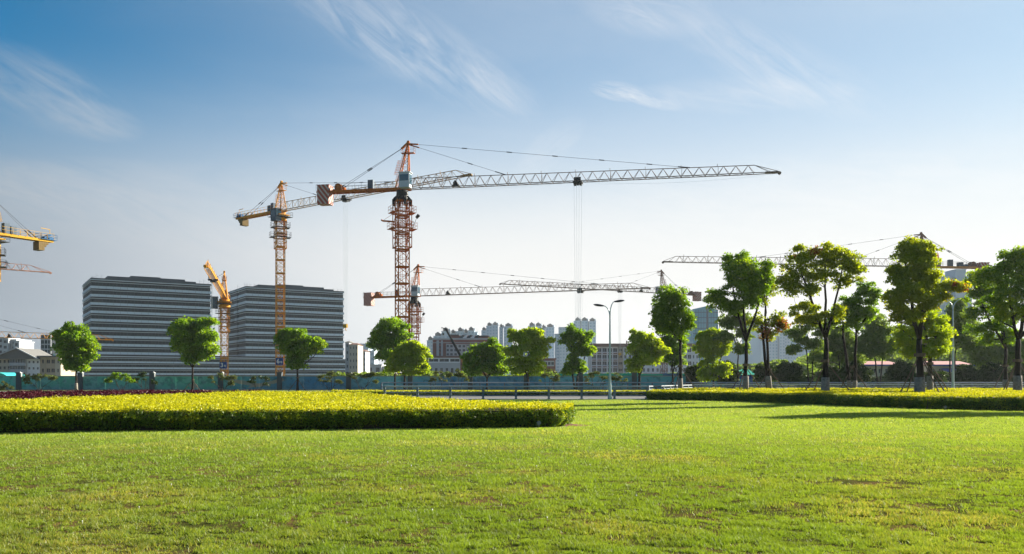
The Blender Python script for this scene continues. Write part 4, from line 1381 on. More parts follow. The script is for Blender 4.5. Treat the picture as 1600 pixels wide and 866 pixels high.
mb = MB(); mb.box(X(703), X(717), 1, 19, Z(524), Z(522.6)); mb.box(X(745), X(765), 1, 19, Z(526), Z(525)); mb.build('roof', MATS['roof_dark'], root)
for k in range(5):
    x = X(717 + k * 6)
    mb = MB()
    mb.face((x, 1, Z(529)), (x + 1.25, 1, Z(529)), (x + 1.9, 1, Z(523.2)), (x + 1.5, 1, Z(523.2)))
    mb.box(x + 1.35, x + 1.5, 1.05, 15, Z(526.4), Z(523.4)); mb.tube((x, 1, Z(528)), (x + 1.5, 1, Z(523.4)), .2); mb.tube((x, 14, Z(528)), (x + 1.5, 14, Z(523.4)), .2)
    mb.build('skylight', MATS['white_wall'] if k % 2 else MATS['roof_dark'], root)
mb = MB(); mb.box(X(660), X(770), -12, .25, 0, Z(559)); mb.build('low_wing', MATS['brick_wall'], root)
grid_front(root, X(674), X(722), Z(568), Z(560.5), 3, 1, MATS['white_wall'], MATS['window_dark'], y=-12.6, wf=.9, hf=.62, d=.55)
grid_front(root, X(674), X(722), .2, Z(568.1), 6, 1, MATS['grey_wall'], MATS['window_dark'], y=-12.5, wf=.5, hf=.5, d=.45)
mb = MB(); mb.box(X(659.6), X(770.4), -12.9, .2, Z(559.2), Z(557.6)); mb.build('cornice', MATS['roof_brown'], root)
tower = tower_cluster('low brick and grey wing right of the bright round tree', 330, [(836, 868, 562, 0)], wall='brick_wall', crown=False, cat='building', group='low wings', glass='window_dark')
Yk = 330; X2 = lambda px: GX(px, Yk) - GX(836, Yk)
grid_front(tower, X2(840), X2(866), Z(572), Z(563.5), 5, 1, MATS['pale_wall'], MATS['window_dark'], y=-.5, wf=.8, hf=.6, d=.45)

# dormitory
Yd = 400
xm = GX(924, Yd)
X = lambda px: GX(px, Yd) - xm
Z = lambda py: hz(py, Yd)
root = empty('dormitory_building', (xm, Yd, 0)); tag(root, 'long white dormitory block with brown parapet behind the street lamp', 'building')
mb = MB(); mb.box(X(924), X(1092), .5, 16, 0, Z(541)); mb.build('core', MATS['grey_wall'], root)
grid_front(root, X(924), X(965.5), Z(583.5), Z(542), 5, 4, MATS['white_wall'], MATS['window_dark'], y=0, wf=.82, hf=.62, d=.5)
grid_front(root, X(965.7), X(973.5), Z(583.5), Z(542), 1, 4, MATS['beige_wall'], MATS['window_dark'], y=-.6, wf=.7, hf=.4, d=.9)
grid_front(root, X(973.7), X(1060), Z(583.5), Z(542), 12, 4, MATS['white_wall'], MATS['window_dark'], y=0, wf=.5, hf=.55, d=.5)
grid_front(root, X(1060.2), X(1081), Z(583.5), Z(542), 3, 4, MATS['white_wall'], MATS['window_dark'], y=0, wf=.82, hf=.62, d=.5)
grid_front(root, X(1081.2), X(1092), Z(583.5), Z(542), 2, 4, MATS['white_wall'], MATS['window_dark'], y=0, wf=.4, hf=.5, d=.5)
mb = MB(); mb.box(X(923), X(1093), -.8, 17, Z(542), Z(537)); mb.build('parapet', MATS['roof_brown'], root)
mb = MB(); mb.box(X(980), X(981.6), 3, 4, Z(537), Z(532)); mb.build('chimney', MATS['roof_brown'], root)
mb = MB()
for k in range(3):
    for i in range(5): mb.box(X(925.2 + i * 8.3), X(931.3 + i * 8.3), -.25, -.1, Z(553.3 + k * 10.4), Z(551.5 + k * 10.4))
mb.build('balcony_rail', MATS['roof_brown'], root, kind='stuff')

# beige apartments right of the podium
for (p0, p1, py, Y, wall, nx_, nz_, lab, roofm) in ((539.5, 545.5, 532, 345, 'grey_wall', 1, 6, 'grey stair tower edge of the beige apartments by the podium', 'roof_grey'),
                                                   (545.5, 559, 535.5, 340, 'cream_wall', 3, 6, 'beige apartment block with brown hipped roof right of the podium', 'roof_brown'),
                                                   (558, 571, 546, 380, 'grey_wall', 3, 6, 'paler apartment block behind the beige one', 'roof_brown')):
    xm = GX(p0, Y); root = empty('apartment_block', (xm, Y, 0)); tag(root, lab, 'building')
    x1 = GX(p1, Y) - xm; H = hz(py + 3, Y)
    mb = MB(); mb.box(.02, x1 - .02, .3, 12, 0, H); mb.build('core', MATS[wall], root)
    grid_front(root, 0, x1, 0, H, nx_, nz_, MATS[wall], MATS['window_dark'], wf=.36, hf=.42)
    mb = MB(); ht = hz(py, Y)
    a = [(-.4, -.4, H), (x1 + .4, -.4, H), (x1 + .4, 12.4, H), (-.4, 12.4, H)]
    b_ = [(x1 * .3, 4, ht), (x1 * .7, 4, ht), (x1 * .7, 8, ht), (x1 * .3, 8, ht)]
    for i in range(4): mb.face(a[i], a[(i + 1) % 4], b_[(i + 1) % 4], b_[i])
    mb.face(*b_); mb.face(*a[::-1]); mb.build('roof', MATS[roofm], root)

# villas at the left edge
Yv = 270
xm = GX(-10, Yv)
X = lambda px: GX(px, Yv) - xm
Z = lambda py: hz(py, Yv)
root = empty('villa', (xm, Yv, 0)); tag(root, 'grey gabled villa with rows of windows at the far left', 'house')
mb = MB(); mb.box(X(-10), X(62), .4, 11, 0, Z(562)); mb.build('core', MATS['grey_wall'], root)
grid_front(root, X(-10), X(17), .2, Z(560), 4, 4, MATS['cream_wall'], MATS['window_dark'], wf=.55, hf=.5)
grid_front(root, X(17.2), X(42), .2, Z(559), 6, 4, MATS['grey_wall'], MATS['window_dark'], y=-.8, wf=.8, hf=.55, d=1.1)
grid_front(root, X(42.2), X(62), .2, Z(561), 3, 4, MATS['white_wall'], MATS['window_dark'], wf=.5, hf=.4)
mb = MB()
for y in (-1.2, 11.5):
    pts = [(X(-14), y, Z(561)), (X(64), y, Z(561)), (X(30), y, Z(544.5))]
    mb.face(*(pts if y < 0 else pts[::-1]))
mb.face((X(-14), -1.6, Z(561.5)), (X(30), -1.6, Z(544)), (X(30), 12, Z(544)), (X(-14), 12, Z(561.5)))
mb.face((X(64), -1.6, Z(561.5)), (X(64), 12, Z(561.5)), (X(30), 12, Z(544)), (X(30), -1.6, Z(544)))
mb.build('roof', MATS['roof_grey'], root)
mb = MB()
mb.tube((X(-14), -1.7, Z(561.5)), (X(30), -1.7, Z(544.2)), .22); mb.tube((X(30), -1.7, Z(544.2)), (X(64), -1.7, Z(561.5)), .22)
mb.build('bargeboard', MATS['grey_wall'], root)
root = empty('villa', (GX(62.5, Yv), Yv, 0)); tag(root, 'beige flat roofed house beside the gabled villa', 'house')
xm = GX(62.5, Yv)
mb = MB(); mb.box(.1, X(95), .4, 10, 0, Z(558)); mb.build('core', MATS['beige_wall'], root)
grid_front(root, 0, X(71), .2, Z(558), 1, 3, MATS['beige_wall'], MATS['window_dark'], wf=.4, hf=.45)
grid_front(root, X(71.2), X(86), .2, Z(558), 2, 3, MATS['beige_wall'], MATS['window_dark'], y=.1, wf=.75, hf=.45)
grid_front(root, X(86.2), X(95), .2, Z(558), 1, 3, MATS['cream_wall'], MATS['window_dark'], wf=.3, hf=.4)
mb = MB(); mb.box(-.6, X(96.5), -.8, 10.6, Z(558), Z(556)); mb.build('roof', MATS['roof_grey'], root)
Yt = 380; xm = GX(63.5, Yt)
root = empty('glazed_tower', (xm, Yt, 0)); tag(root, 'slim dark glazed tower behind the villas at the left', 'building')
mb = MB(); mb.box(0, GX(79.5, Yt) - xm, .3, 12, 0, hz(523, Yt)); mb.build('core', MATS['office_dark'], root)
grid_front(root, 0, GX(79.5, Yt) - xm, 0, hz(523, Yt), 3, 10, MATS['grey_wall'], MATS['office_glass'], wf=.88, hf=.8)
mb = MB(); mb.box(GX(62, Yt) - xm, GX(86, Yt) - xm, -1.5, 0, 0, hz(553, Yt)); mb.build('lower_wing', MATS['office_glass'], root)

# red roofed site buildings on the right
for (p0, p1, Y, lab, aw) in ((1350, 1402, 175, 'low building with pink red roof and blue trim among the right trees', False), (1452, 1514, 178, 'second red roofed low building with a blue awning at the right', True)):
    xm = GX(p0, Y); root = empty('site_office', (xm, Y, 0)); tag(root, lab, 'building')
    x1 = GX(p1, Y) - xm; H = hz(572, Y)
    mb = MB(); mb.box(.02, x1 - .02, .3, 6, 0, H); mb.build('core', MATS['cream_wall'], root)
    grid_front(root, 0, x1, .2, H, 5, 2, MATS['cream_wall'], MATS['window_dark'], wf=.55, hf=.45)
    mb = MB(); ht = hz(564.5, Y + 3)
    mb.face((-.6, -.8, H + .25), (x1 + .6, -.8, H + .25), (x1 - .4, 3, ht), (.4, 3, ht)); mb.face((x1 + .6, 6.8, H + .25), (-.6, 6.8, H + .25), (.4, 3, ht), (x1 - .4, 3, ht))
    mb.face((-.6, 6.8, H + .25), (-.6, -.8, H + .25), (.4, 3, ht)); mb.face((x1 + .6, -.8, H + .25), (x1 + .6, 6.8, H + .25), (x1 - .4, 3, ht))
    mb.build('roof', MATS['roof_pink'], root)
    mb = MB(); mb.box(-.7, x1 + .7, -.95, -.8, H, H + .28); mb.build('fascia', MATS['blue_trim'], root)
    if aw:
        mb = MB(); a, b_ = GX(1468, Y) - xm, GX(1492, Y) - xm
        mb.face((a, -2.2, hz(580, Y)), (b_, -2.2, hz(580, Y)), (b_, 0, hz(575.5, Y)), (a, 0, hz(575.5, Y))); mb.box(a, b_, -2.25, -2.15, hz(581.5, Y), hz(580, Y)); mb.build('awning', MATS['blue_trim'], root)
Y = 150; xm = GX(1142, Y)
root = empty('site_shed', (xm, Y, 0)); tag(root, 'small shed with green roof and blue front behind the staked trees', 'shed')
x1 = GX(1176, Y) - xm
mb = MB(); mb.box(0, x1, .2, 5, 0, hz(586, Y)); mb.build('core', MATS['mural'], root)
grid_front(root, 0, x1, .1, hz(586, Y), 3, 1, MATS['blue_trim'], MATS['window_dark'], wf=.5, hf=.4)
mb = MB(); mb.face((-.4, -.5, hz(585.5, Y)), (x1 + .4, -.5, hz(585.5, Y)), (x1, 2.6, hz(577, Y)), (0, 2.6, hz(577, Y))); mb.face((x1 + .4, 5.5, hz(585.5, Y)), (-.4, 5.5, hz(585.5, Y)), (0, 2.6, hz(577, Y)), (x1, 2.6, hz(577, Y)))
mb.face((-.4, 5.5, hz(585.5, Y)), (-.4, -.5, hz(585.5, Y)), (0, 2.6, hz(577, Y))); mb.face((x1 + .4, -.5, hz(585.5, Y)), (x1 + .4, 5.5, hz(585.5, Y)), (x1, 2.6, hz(577, Y)))
mb.build('roof', MATS['teal_net'], root)
# netting over the earth behind the hoarding
Y = 162
for (p0, p1, py, m, lab) in ((862, 1000, 583.5, 'teal_net', 'teal green site netting showing above the hoarding right of centre'), (1000, 1036, 584.5, 'teal_net', 'short teal netting stretch left of the blue sheeting'),
                             (1036, 1060, 583.5, 'winch_blue', 'blue sheeting strip above the hoarding'), (1060, 1132, 583.0, 'teal_net', 'teal green site netting above the right end of the hoarding')):
    xm = GX(p0, Y); root = empty('site_netting', (xm, Y, 0)); tag(root, lab, 'netting')
    x1 = GX(p1, Y) - xm; n = int(x1 / 2.5) + 1
    for i in range(n):
        a, b_ = x1 * i / n, x1 * (i + 1) / n; h = hz(py, Y) + random.uniform(-.12, .1)
        mb = MB(); mb.box(a + .02, b_ - .02, 0, .05, .1, h); mb.build('net_panel', MATS[m], root)
        mb = MB(); mb.tube((a, .08, 0), (a, .08, h + .12), .05, n=6); mb.build('post', MATS['rail_steel'], root)
Y = 150; xm = GX(-30, Y)
root = empty('canopy_tent', (xm, Y, 0)); tag(root, 'turquoise canopy roof peeking in at the left edge', 'canopy')
x1 = GX(12, Y) - xm
mb = MB()
for k in range(8):
    a0, a1 = pi * k / 8, pi * (k + 1) / 8
    f = lambda a: (x1 / 2 - x1 / 2 * cos(a), hz(591, Y) + 1.0 * sin(a))
    (xa, za), (xb, zb2) = f(a0), f(a1)
    mb.face((xa, 0, za), (xb, 0, zb2), (xb, 6, zb2), (xa, 6, za)); mb.face((xa, 0, hz(591, Y) - .01), (xb, 0, hz(591, Y) - .01), (xb, 0, zb2), (xa, 0, za))
mb.build('canopy_roof', MATS['turquoise'], root)
for x in (.1, x1 - .1):
    for y in (.1, 5.9):
        mb = MB(); mb.tube((x, y, 0), (x, y, hz(591, Y)), .07, n=8); mb.build('post', MATS['rail_steel'], root)

# ------------------------------------------------------------------ trees
mat('bark', (.055, .042, .032), .95, var=.25, scale=4, bump=.6)
mat('bark_dark', (.030, .024, .020), .95, var=.25, scale=4, bump=.6)
mat('limewash', (.26, .24, .21), .95, scale=6, col2=(.14, .12, .10), thr=(.45, .7), bump=.5)
mat('stake_wood', (.16, .12, .08), .9, var=.2, scale=4)
leaf_mat('leaf_camphor', (.07, .18, .004), (.24, .40, .008), (.36, .48, .012), trans=.56, patch=.35)
leaf_mat('leaf_bright', (.20, .33, .005), (.40, .52, .010), (.54, .60, .02), trans=.56, patch=.35)
leaf_mat('leaf_gold', (.14, .23, .006), (.38, .44, .010), (.60, .50, .02), trans=.55, patch=.3)
leaf_mat('leaf_rust', (.22, .14, .02), (.34, .16, .03), (.36, .09, .03), trans=.45, tint=(1.2, .8, .4), patch=.6)
leaf_mat('leaf_deep', (.018, .045, .010), (.05, .09, .014), trans=.3, patch=.5)
leaf_mat('leaf_far', (.10, .19, .03), (.22, .32, .05), trans=.5, patch=.06)
leaf_mat('leaf_olive', (.07, .10, .03), (.13, .16, .04), trans=.4, patch=.3)


def crown_points(rs, lobes3, rc, per, fill=.55, flat=.95):
    """clump centres in the outer part of each lobe, then leaf positions round each clump"""
    cl = []
    for (c, r, k) in lobes3:
        n = max(3, int(k))
        d = rs.normal(size=(n, 3)); d /= np.linalg.norm(d, axis=1, keepdims=True)
        u = (fill + (1 - fill) * rs.rand(n))[:, None]
        cl.append(np.array(c) + d * u * np.array(r))
    cl = np.concatenate(cl)
    n = len(cl)
    rcs = rc * rs.uniform(.55, 1.5, n)
    cnt = np.maximum(6, (per * 1.25 * (rcs / rc) ** 2).astype(int))
    idx = np.repeat(np.arange(n), cnt)
    m = len(idx)
    d = rs.normal(size=(m, 3)); d /= np.linalg.norm(d, axis=1, keepdims=True)
    d[:, 2] = np.where(d[:, 2] < -.3, -d[:, 2] * .6, d[:, 2])
    rad = (rs.rand(m) ** .33) * rcs[idx]
    p = cl[idx] + d * rad[:, None] * np.array([1, 1, flat])
    return cl, p


FG = 'staked trees in the right hedge bed'
ST = 'street trees in front of the hoarding'


MG = 'loose young trees across the road on the right'


def tree(label, px, Y, fork_py, lobes, leaf='leaf_camphor', name='tree', rc=.5, per=60, dens=1.0, size=.17, tr=.17, base_z=0.0, trunks=None, white=0.0, stakes=0, group=None,
         bark='bark', fill=.55, accent=None, limb=.5, seed=None, stake_r=1.9, stake_h=2.3, lean=0.0, cat='tree', crown_grow=1.0):
    if group == MG: crown_grow, dens, rc = 2.0, dens * 1.5, rc * .9
    if group == ST: crown_grow = 1.14; fill = max(fill, .6)
    if group == FG: crown_grow = 1.5; dens *= .95; fill *= .6
    rs = np.random.RandomState(seed if seed is not None else int(px * 7 + Y))
    rnd = random.Random(int(px * 13 + Y))
    bx = GX(px, Y)
    root = empty(name, (bx, Y, base_z)); tag(root, label, cat, group)
    s = Y / FPX
    L3, tot = [], []
    size *= 1.32; per = per * .68
    if group in (ST, FG):                     # sprays that break the outline
        lobes = list(lobes)
        for (lx, ly, rx, ry) in lobes[:]:
            for _ in range(2):
                a_ = rnd.uniform(-.5, pi + .5)
                q_ = rnd.uniform(.22, .36)
                lobes.append((lx + cos(a_) * rx * 1.0, ly - sin(a_) * ry * 1.02, rx * q_ * .8, ry * q_ * .7))
    for (lx, ly, rx, ry) in lobes:
        if crown_grow != 1: rx, ry = rx * (1 + (crown_grow - 1) * .5), ry * crown_grow
        r = (rx * s, (rx + ry) / 2 * s * .95, ry * s)
        dy = rnd.uniform(-.25, .25) * r[1]
        c = (GX(lx, Y) - bx, dy, hz(ly, Y) - base_z)
        vol = r[0] * r[2]
        L3.append([c, (max(.1, r[0] - rc * .6), max(.1, r[1] - rc * .6), max(.1, r[2] - rc * .5)), vol / (rc * rc) * 5.0 * dens])
    cl, pts = crown_points(rs, L3, rc, per, fill)
    v, f = leaf_quads(pts, np.full(len(pts), size), up=.0, aspect=.62, rs=rs)
    mats_ = [MATS[leaf]]; mi = None
    if accent:
        mats_.append(MATS[accent[0]])
        mi = np.zeros(len(pts), int)
        for (lx, ly, rr) in accent[1]:
            cxx, czz, r_ = GX(lx, Y) - bx, hz(ly, Y) - base_z, rr * s
            mi |= (((pts[:, 0] - cxx) ** 2 + (pts[:, 2] - czz) ** 2) < r_ * r_ * rs.uniform(.3, 1.3, len(pts))) & (rs.rand(len(pts)) < .75)
    link('crown', np_mesh(name + '_crown', v, f, mats_, mi), root)
    # trunk and limbs
    zf = hz(fork_py, Y) - base_z
    mb = MB()
    trs = trunks or [(0, 0)]
    forks = []
    for k, (dbx, dfx) in enumerate(trs):
        x0, x1 = dbx * s, dfx * s + lean * s
        p = []
        for q in range(7):
            u = q / 6
            p.append((x0 + (x1 - x0) * u + rnd.uniform(-.04, .04) * zf * .25, rnd.uniform(-.03, .03) * zf * .3, -.1 + (zf + .1) * u))
        mb.path(p, [tr * (1.35 if q == 0 else 1.08 - .07 * q) for q in range(7)], n=9)
        forks.append(Vector(p[-1]))
    order = sorted(range(len(L3)), key=lambda i: (L3[i][0][2] - zf) + abs(L3[i][0][0]) * .3)
    ends, avail = [], []
    nmain = 3 if len(L3) > 4 else 2
    # the farthest lobes of each third of the crown get main limbs, the others branch off those
    xs_ = sorted(range(len(L3)), key=lambda i: L3[i][0][0])
    mains = []
    for g_ in range(nmain):
        grp = xs_[g_ * len(xs_) // nmain:(g_ + 1) * len(xs_) // nmain]
        if grp: mains.append(max(grp, key=lambda i: L3[i][0][2] + .4 * abs(L3[i][0][0])))
    for i in mains + [i for i in order if i not in mains]:
        c, r, k = L3[i]
        c = Vector(c)
        main = i in mains
        tgt = c + Vector((0, 0, r[2] * .3))
        if main or not avail:
            fk, rf = min(forks, key=lambda q: abs(q.x - c.x)), tr * limb * (1.0 + .2 * rnd.random())
            if tgt.z < fk.z + .3: tgt.z = fk.z + .4
        else:
            fk, rf = min(avail, key=lambda q: (q[0] - tgt).length + max(0, q[0].z - tgt.z + .4) * 2.5)
            rf = rf * .72
        md = fk.lerp(tgt, .5) + Vector(((tgt.x - fk.x) * .14, 0, (tgt.z - fk.z) * -.05)) + Vector((rnd.uniform(-.1, .1), rnd.uniform(-.1, .1), 0))
        n_ = 8
        pp = []
        for q in range(n_):
            u = q / (n_ - 1)
            w = fk.lerp(md, u).lerp(md.lerp(tgt, u), u) + Vector((rnd.uniform(-.07, .07), rnd.uniform(-.07, .07), 0)) * (1 if 0 < q < n_ - 1 else 0)
            pp.append(w)
        rr_ = [max(.012, rf * (1 - .78 * q / (n_ - 1))) for q in range(n_)]
        mb.path(pp, rr_, n=7)
        ends.append((pp, rf))
        avail += [(w, rr_[q]) for q, w in enumerate(pp) if 1 <= q < n_ - 1]
    limb_pts = [(w, r0 * (1 - .78 * q / 7)) for pp, r0 in ends for q, w in enumerate(pp) if q >= 1]
    step = max(1, int(len(cl) / 90))
    for j in range(0, len(cl), step):
        t_ = Vector(cl[j])
        w, r_ = min(limb_pts, key=lambda q: (q[0] - t_).length + max(0, q[0].z - t_.z) * 1.5)
        m_ = w.lerp(t_, .5) + Vector((0, 0, -.08 * (t_ - w).length))
        mb.path([w, m_, t_], [max(.012, r_ * .5), max(.010, r_ * .32), .008], n=4)
    mb.build('trunk', MATS[bark], root, smooth=True)
    if white:
        mb = MB()
        for k, (dbx, dfx) in enumerate(trs):
            x0, x1 = dbx * s, dfx * s + lean * s
            mb.path([(x0 + (x1 - x0) * u * white / zf, 0, z_) for u, z_ in ((0, -.1), (.5, white * .5), (1, white))], [tr * 1.52, tr * 1.3, tr * 1.22], n=10)
        mb.build('limewashed_base', MATS['limewash'], root, smooth=True)
    for k in range(stakes):
        a = [pi + .35, -.35, pi / 2 + .2, -pi / 2 + .5][k]
        zt = stake_h
        mb = MB(); mb.tube((stake_r * cos(a), stake_r * .8 * sin(a), -.05), (-.14 * cos(a), -.1 * sin(a), zt * rnd.uniform(.96, 1.08)), .05, .035, n=7)
        mb.build('support_stake', MATS['stake_wood'], root)
    if stakes:
        mb = MB(); mb.tube((0, 0, stake_h * .93), (0, 0, stake_h * 1.0), tr * 1.4, n=10); mb.build('tie_band', MATS['stake_wood'], root)
    return root


ST = 'street trees in front of the hoarding'
# (px, Y, fork, lobes)
tree('leftmost street tree with a dense rounded green crown', 119, 121, 580, [(118, 530, 25, 19), (138, 545, 15, 20), (100, 545, 14, 17), (112, 562, 17, 15), (132, 562, 14, 12), (97, 523, 10, 7), (119, 577, 11, 8)], rc=.65, per=70, size=.27, group=ST, white=1.1, bark='bark_dark')
tree('street tree with a wide heart shaped crown before the left office block', 301, 121, 575, [(290, 518, 19, 20), (318, 517, 17, 20), (305, 538, 26, 22), (330, 540, 15, 20), (281, 538, 12, 16), (300, 560, 13, 12), (318, 558, 12, 11)], rc=.7, per=75, size=.27, group=ST, bark='bark_dark', stakes=2, stake_h=1.6, stake_r=1.3)
tree('street tree with a broad umbrella crown before the right office block', 465, 121, 578, [(462, 530, 24, 15), (443, 538, 16, 16), (486, 540, 17, 14), (466, 550, 26, 14), (462, 570, 15, 11), (494, 549, 8, 7)], rc=.65, per=75, size=.27, group=ST, bark='bark_dark', stakes=3, stake_h=1.9, stake_r=1.3)
tree('dense dark green tree beside the crane mast, behind a brighter one', 617, 128, 585, [(608, 518, 22, 20), (622, 528, 16, 20), (597, 535, 17, 16), (615, 550, 22, 18), (600, 555, 12, 12)], rc=.7, per=75, size=.28, group=ST, leaf='leaf_camphor', bark='bark_dark')
tree('yellow green spreading tree in front of the crane mast', 632, 119, 588, [(650, 545, 14, 11), (632, 556, 16, 12), (655, 562, 14, 13), (612, 574, 15, 12), (640, 576, 20, 12), (658, 580, 11, 8), (624, 562, 12, 10)], rc=.55, per=62, size=.25, group=ST, leaf='leaf_bright', bark='bark_dark', tr=.2, fill=.4)
tree('dark green rounded tree right of the mobile crane boom', 761, 121, 592, [(765, 546, 17, 13), (745, 560, 18, 16), (775, 563, 15, 18), (758, 575, 28, 14), (736, 578, 12, 12), (779, 581, 10, 10), (772, 544, 9, 8)], rc=.62, per=75, size=.26, group=ST, bark='bark_dark')
tree('large light green tree in the middle of the street tree row', 825, 119, 590, [(820, 535, 15, 17), (838, 530, 13, 12), (808, 528, 13, 10), (845, 548, 14, 15), (824, 555, 24, 17), (808, 574, 15, 13), (836, 576, 16, 13), (799, 556, 8, 12), (852, 535, 8, 6)], rc=.6, per=66, size=.26, group=ST, leaf='leaf_bright', bark='bark_dark', tr=.2, fill=.45)
tree('slim two tiered green tree between the towers and the street lamp', 901, 121, 588, [(897, 525, 16, 11), (912, 530, 12, 12), (890, 536, 11, 10), (908, 548, 16, 12), (896, 568, 14, 12), (920, 552, 9, 9), (908, 577, 10, 9), (888, 582, 8, 7)], rc=.55, per=66, size=.25, group=ST, bark='bark_dark', fill=.4, trunks=[(0, 1), (-2, -6)])
tree('yellow green tree leaning right, next to the street lamp', 999, 119, 588, [(1000, 530, 18, 14), (1015, 540, 17, 15), (1030, 549, 13, 11), (992, 545, 13, 15), (1008, 562, 20, 13), (990, 575, 12, 9), (1024, 562, 12, 10)], rc=.58, per=66, size=.25, group=ST, leaf='leaf_bright', bark='bark_dark', tr=.22, fill=.45)
tree('dark tree tucked behind the leftmost staked tree', 1051, 124, 585, [(1045, 520, 17, 18), (1060, 540, 16, 18), (1038, 545, 12, 16), (1052, 565, 15, 12)], rc=.6, per=60, size=.25, group=ST, leaf='leaf_camphor', bark='bark_dark')
tree('light green two lobed tree below the blue glass tower', 1115, 118, 596, [(1113, 528, 20, 13), (1102, 540, 14, 14), (1127, 542, 16, 16), (1112, 555, 18, 10), (1117, 577, 22, 12), (1108, 590, 16, 8), (1132, 582, 10, 10)], rc=.58, per=68, size=.25, group=ST, leaf='leaf_bright', bark='bark_dark', fill=.45)

tree('tall narrow leftmost staked tree with green crown', 1063, 81, 535, [(1043, 465, 20, 12), (1060, 470, 14, 16), (1035, 485, 17, 20), (1058, 497, 20, 15), (1074, 507, 8, 11), (1035, 510, 14, 11), (1055, 520, 20, 10), (1028, 500, 8, 14)], rc=.42, per=46, size=.17, dens=.85, tr=.17, group=FG, white=1.7, stakes=3, fill=.3, base_z=0, stake_h=2.9, bark='bark_dark')
tree('staked tree with a round green head and forked limbs, second from left', 1165, 79, 532, [(1160, 415, 28, 17), (1178, 430, 22, 20), (1145, 430, 20, 16), (1165, 450, 30, 17), (1122, 470, 15, 15), (1145, 480, 20, 13), (1178, 470, 15, 14), (1198, 430, 14, 18)], rc=.42, per=46, size=.165, dens=.85, tr=.2, group=FG, white=1.9, stakes=3, fill=.35, leaf='leaf_camphor', trunks=[(0, 0)], limb=.6, stake_h=3.0, bark='bark_dark', lean=1)
tree('thin leaning staked tree with orange tinged lower leaves', 1202, 82, 500, [(1195, 430, 15, 16), (1205, 450, 16, 14), (1190, 470, 14, 12), (1212, 500, 13, 12), (1185, 505, 13, 12), (1200, 525, 16, 11), (1222, 512, 10, 9)], rc=.38, per=34, size=.16, dens=.6, tr=.15, group=FG, white=1.9, stakes=2, fill=.2, leaf='leaf_gold', trunks=[(-1, -13), (2, -7)], accent=('leaf_rust', [(1222, 510, 14), (1195, 515, 10), (1210, 470, 8), (1195, 528, 9)]), stake_h=2.6, bark='bark_dark')
tree('widely spreading staked tree with sparse olive gold crown', 1289, 67, 528, [(1290, 400, 34, 15), (1250, 405, 26, 14), (1325, 415, 22, 16), (1240, 432, 26, 15), (1280, 428, 34, 15), (1320, 440, 24, 13), (1265, 455, 22, 11), (1300, 405, 15, 12), (1230, 450, 15, 12), (1257, 482, 18, 11), (1275, 500, 16, 12), (1248, 502, 13, 10), (1310, 492, 12, 12), (1335, 425, 12, 10)], rc=.36, per=40, size=.15, dens=.62, tr=.24, group=FG, white=1.75, stakes=3, fill=.2, leaf='leaf_gold', limb=.5, accent=('leaf_rust', [(1270, 393, 8), (1240, 398, 5)]), stake_h=3.1, stake_r=2.4, bark='bark_dark', lean=2)
tree('green twin trunked staked tree behind the sparse one', 1332, 84, 520, [(1355, 455, 15, 12), (1335, 475, 18, 14), (1315, 490, 18, 12), (1350, 490, 18, 14), (1300, 505, 12, 10), (1330, 510, 18, 10), (1365, 472, 9, 12)], rc=.42, per=46, size=.17, dens=.8, tr=.17, group=FG, white=1.5, stakes=2, fill=.3, trunks=[(-3, -14), (3, 6)], stake_h=2.9, bark='bark_dark')
tree('tall dense staked tree with bronze green crown, nearest of the right group', 1437, 61, 530, [(1430, 388, 24, 15), (1415, 400, 20, 14), (1445, 405, 20, 18), (1430, 425, 34, 18), (1405, 440, 18, 18), (1450, 440, 22, 18), (1425, 462, 34, 18), (1400, 475, 18, 16), (1448, 480, 18, 16), (1420, 495, 24, 14), (1478, 450, 16, 8), (1498, 452, 14, 7), (1470, 470, 12, 8)], rc=.36, per=48, size=.14, dens=.92, tr=.27, group=FG, white=1.75, stakes=4, fill=.3, leaf='leaf_gold', limb=.5, accent=('leaf_rust', [(1508, 450, 8), (1488, 444, 6), (1462, 400, 5), (1467, 478, 5)]), stake_h=3.4, stake_r=2.1, bark='bark_dark')
tree('bright green staked tree filling in low behind the bronze one', 1453, 72, 545, [(1455, 500, 24, 14), (1430, 520, 26, 14), (1468, 522, 20, 16), (1410, 535, 18, 12), (1445, 548, 28, 14), (1470, 545, 13, 14), (1420, 552, 13, 9)], rc=.4, per=46, size=.15, dens=.85, tr=.2, group=FG, white=1.9, stakes=2, fill=.3, leaf='leaf_bright', stake_h=3.0, bark='bark_dark')
tree('staked tree with arching green limbs, second from the right edge', 1571, 84, 545, [(1526, 438, 14, 11), (1540, 440, 22, 14), (1560, 455, 22, 14), (1528, 465, 18, 14), (1545, 485, 24, 14), (1515, 495, 12, 9), (1560, 510, 22, 12), (1530, 515, 20, 10), (1575, 530, 18, 12), (1545, 535, 14, 9)], rc=.42, per=44, size=.165, dens=.72, tr=.2, group=FG, white=1.6, stakes=2, fill=.25, leaf='leaf_camphor', limb=.55, stake_h=3.0, bark='bark_dark')
tree('large staked tree cut by the right edge of the picture', 1590, 70, 530, [(1590, 402, 22, 13), (1575, 420, 25, 14), (1605, 425, 25, 18), (1550, 440, 24, 14), (1590, 455, 30, 16), (1560, 475, 20, 12), (1600, 485, 24, 16), (1640, 450, 30, 24), (1575, 495, 15, 12), (1630, 490, 25, 18)], rc=.4, per=48, size=.15, dens=.85, tr=.26, group=FG, white=1.9, stakes=3, fill=.3, leaf='leaf_camphor', limb=.55, accent=('leaf_bright', [(1570, 480, 25), (1590, 500, 22)]), stake_h=3.2, bark='bark_dark')
tree('staked tree standing beyond the right edge', 1705, 50, 510, [(1705, 390, 50, 30), (1670, 430, 40, 30), (1740, 425, 40, 32), (1705, 460, 50, 26)], rc=.5, per=40, size=.17, tr=.22, group=FG, white=1.7, fill=.35, stakes=3, stake_h=3.0)

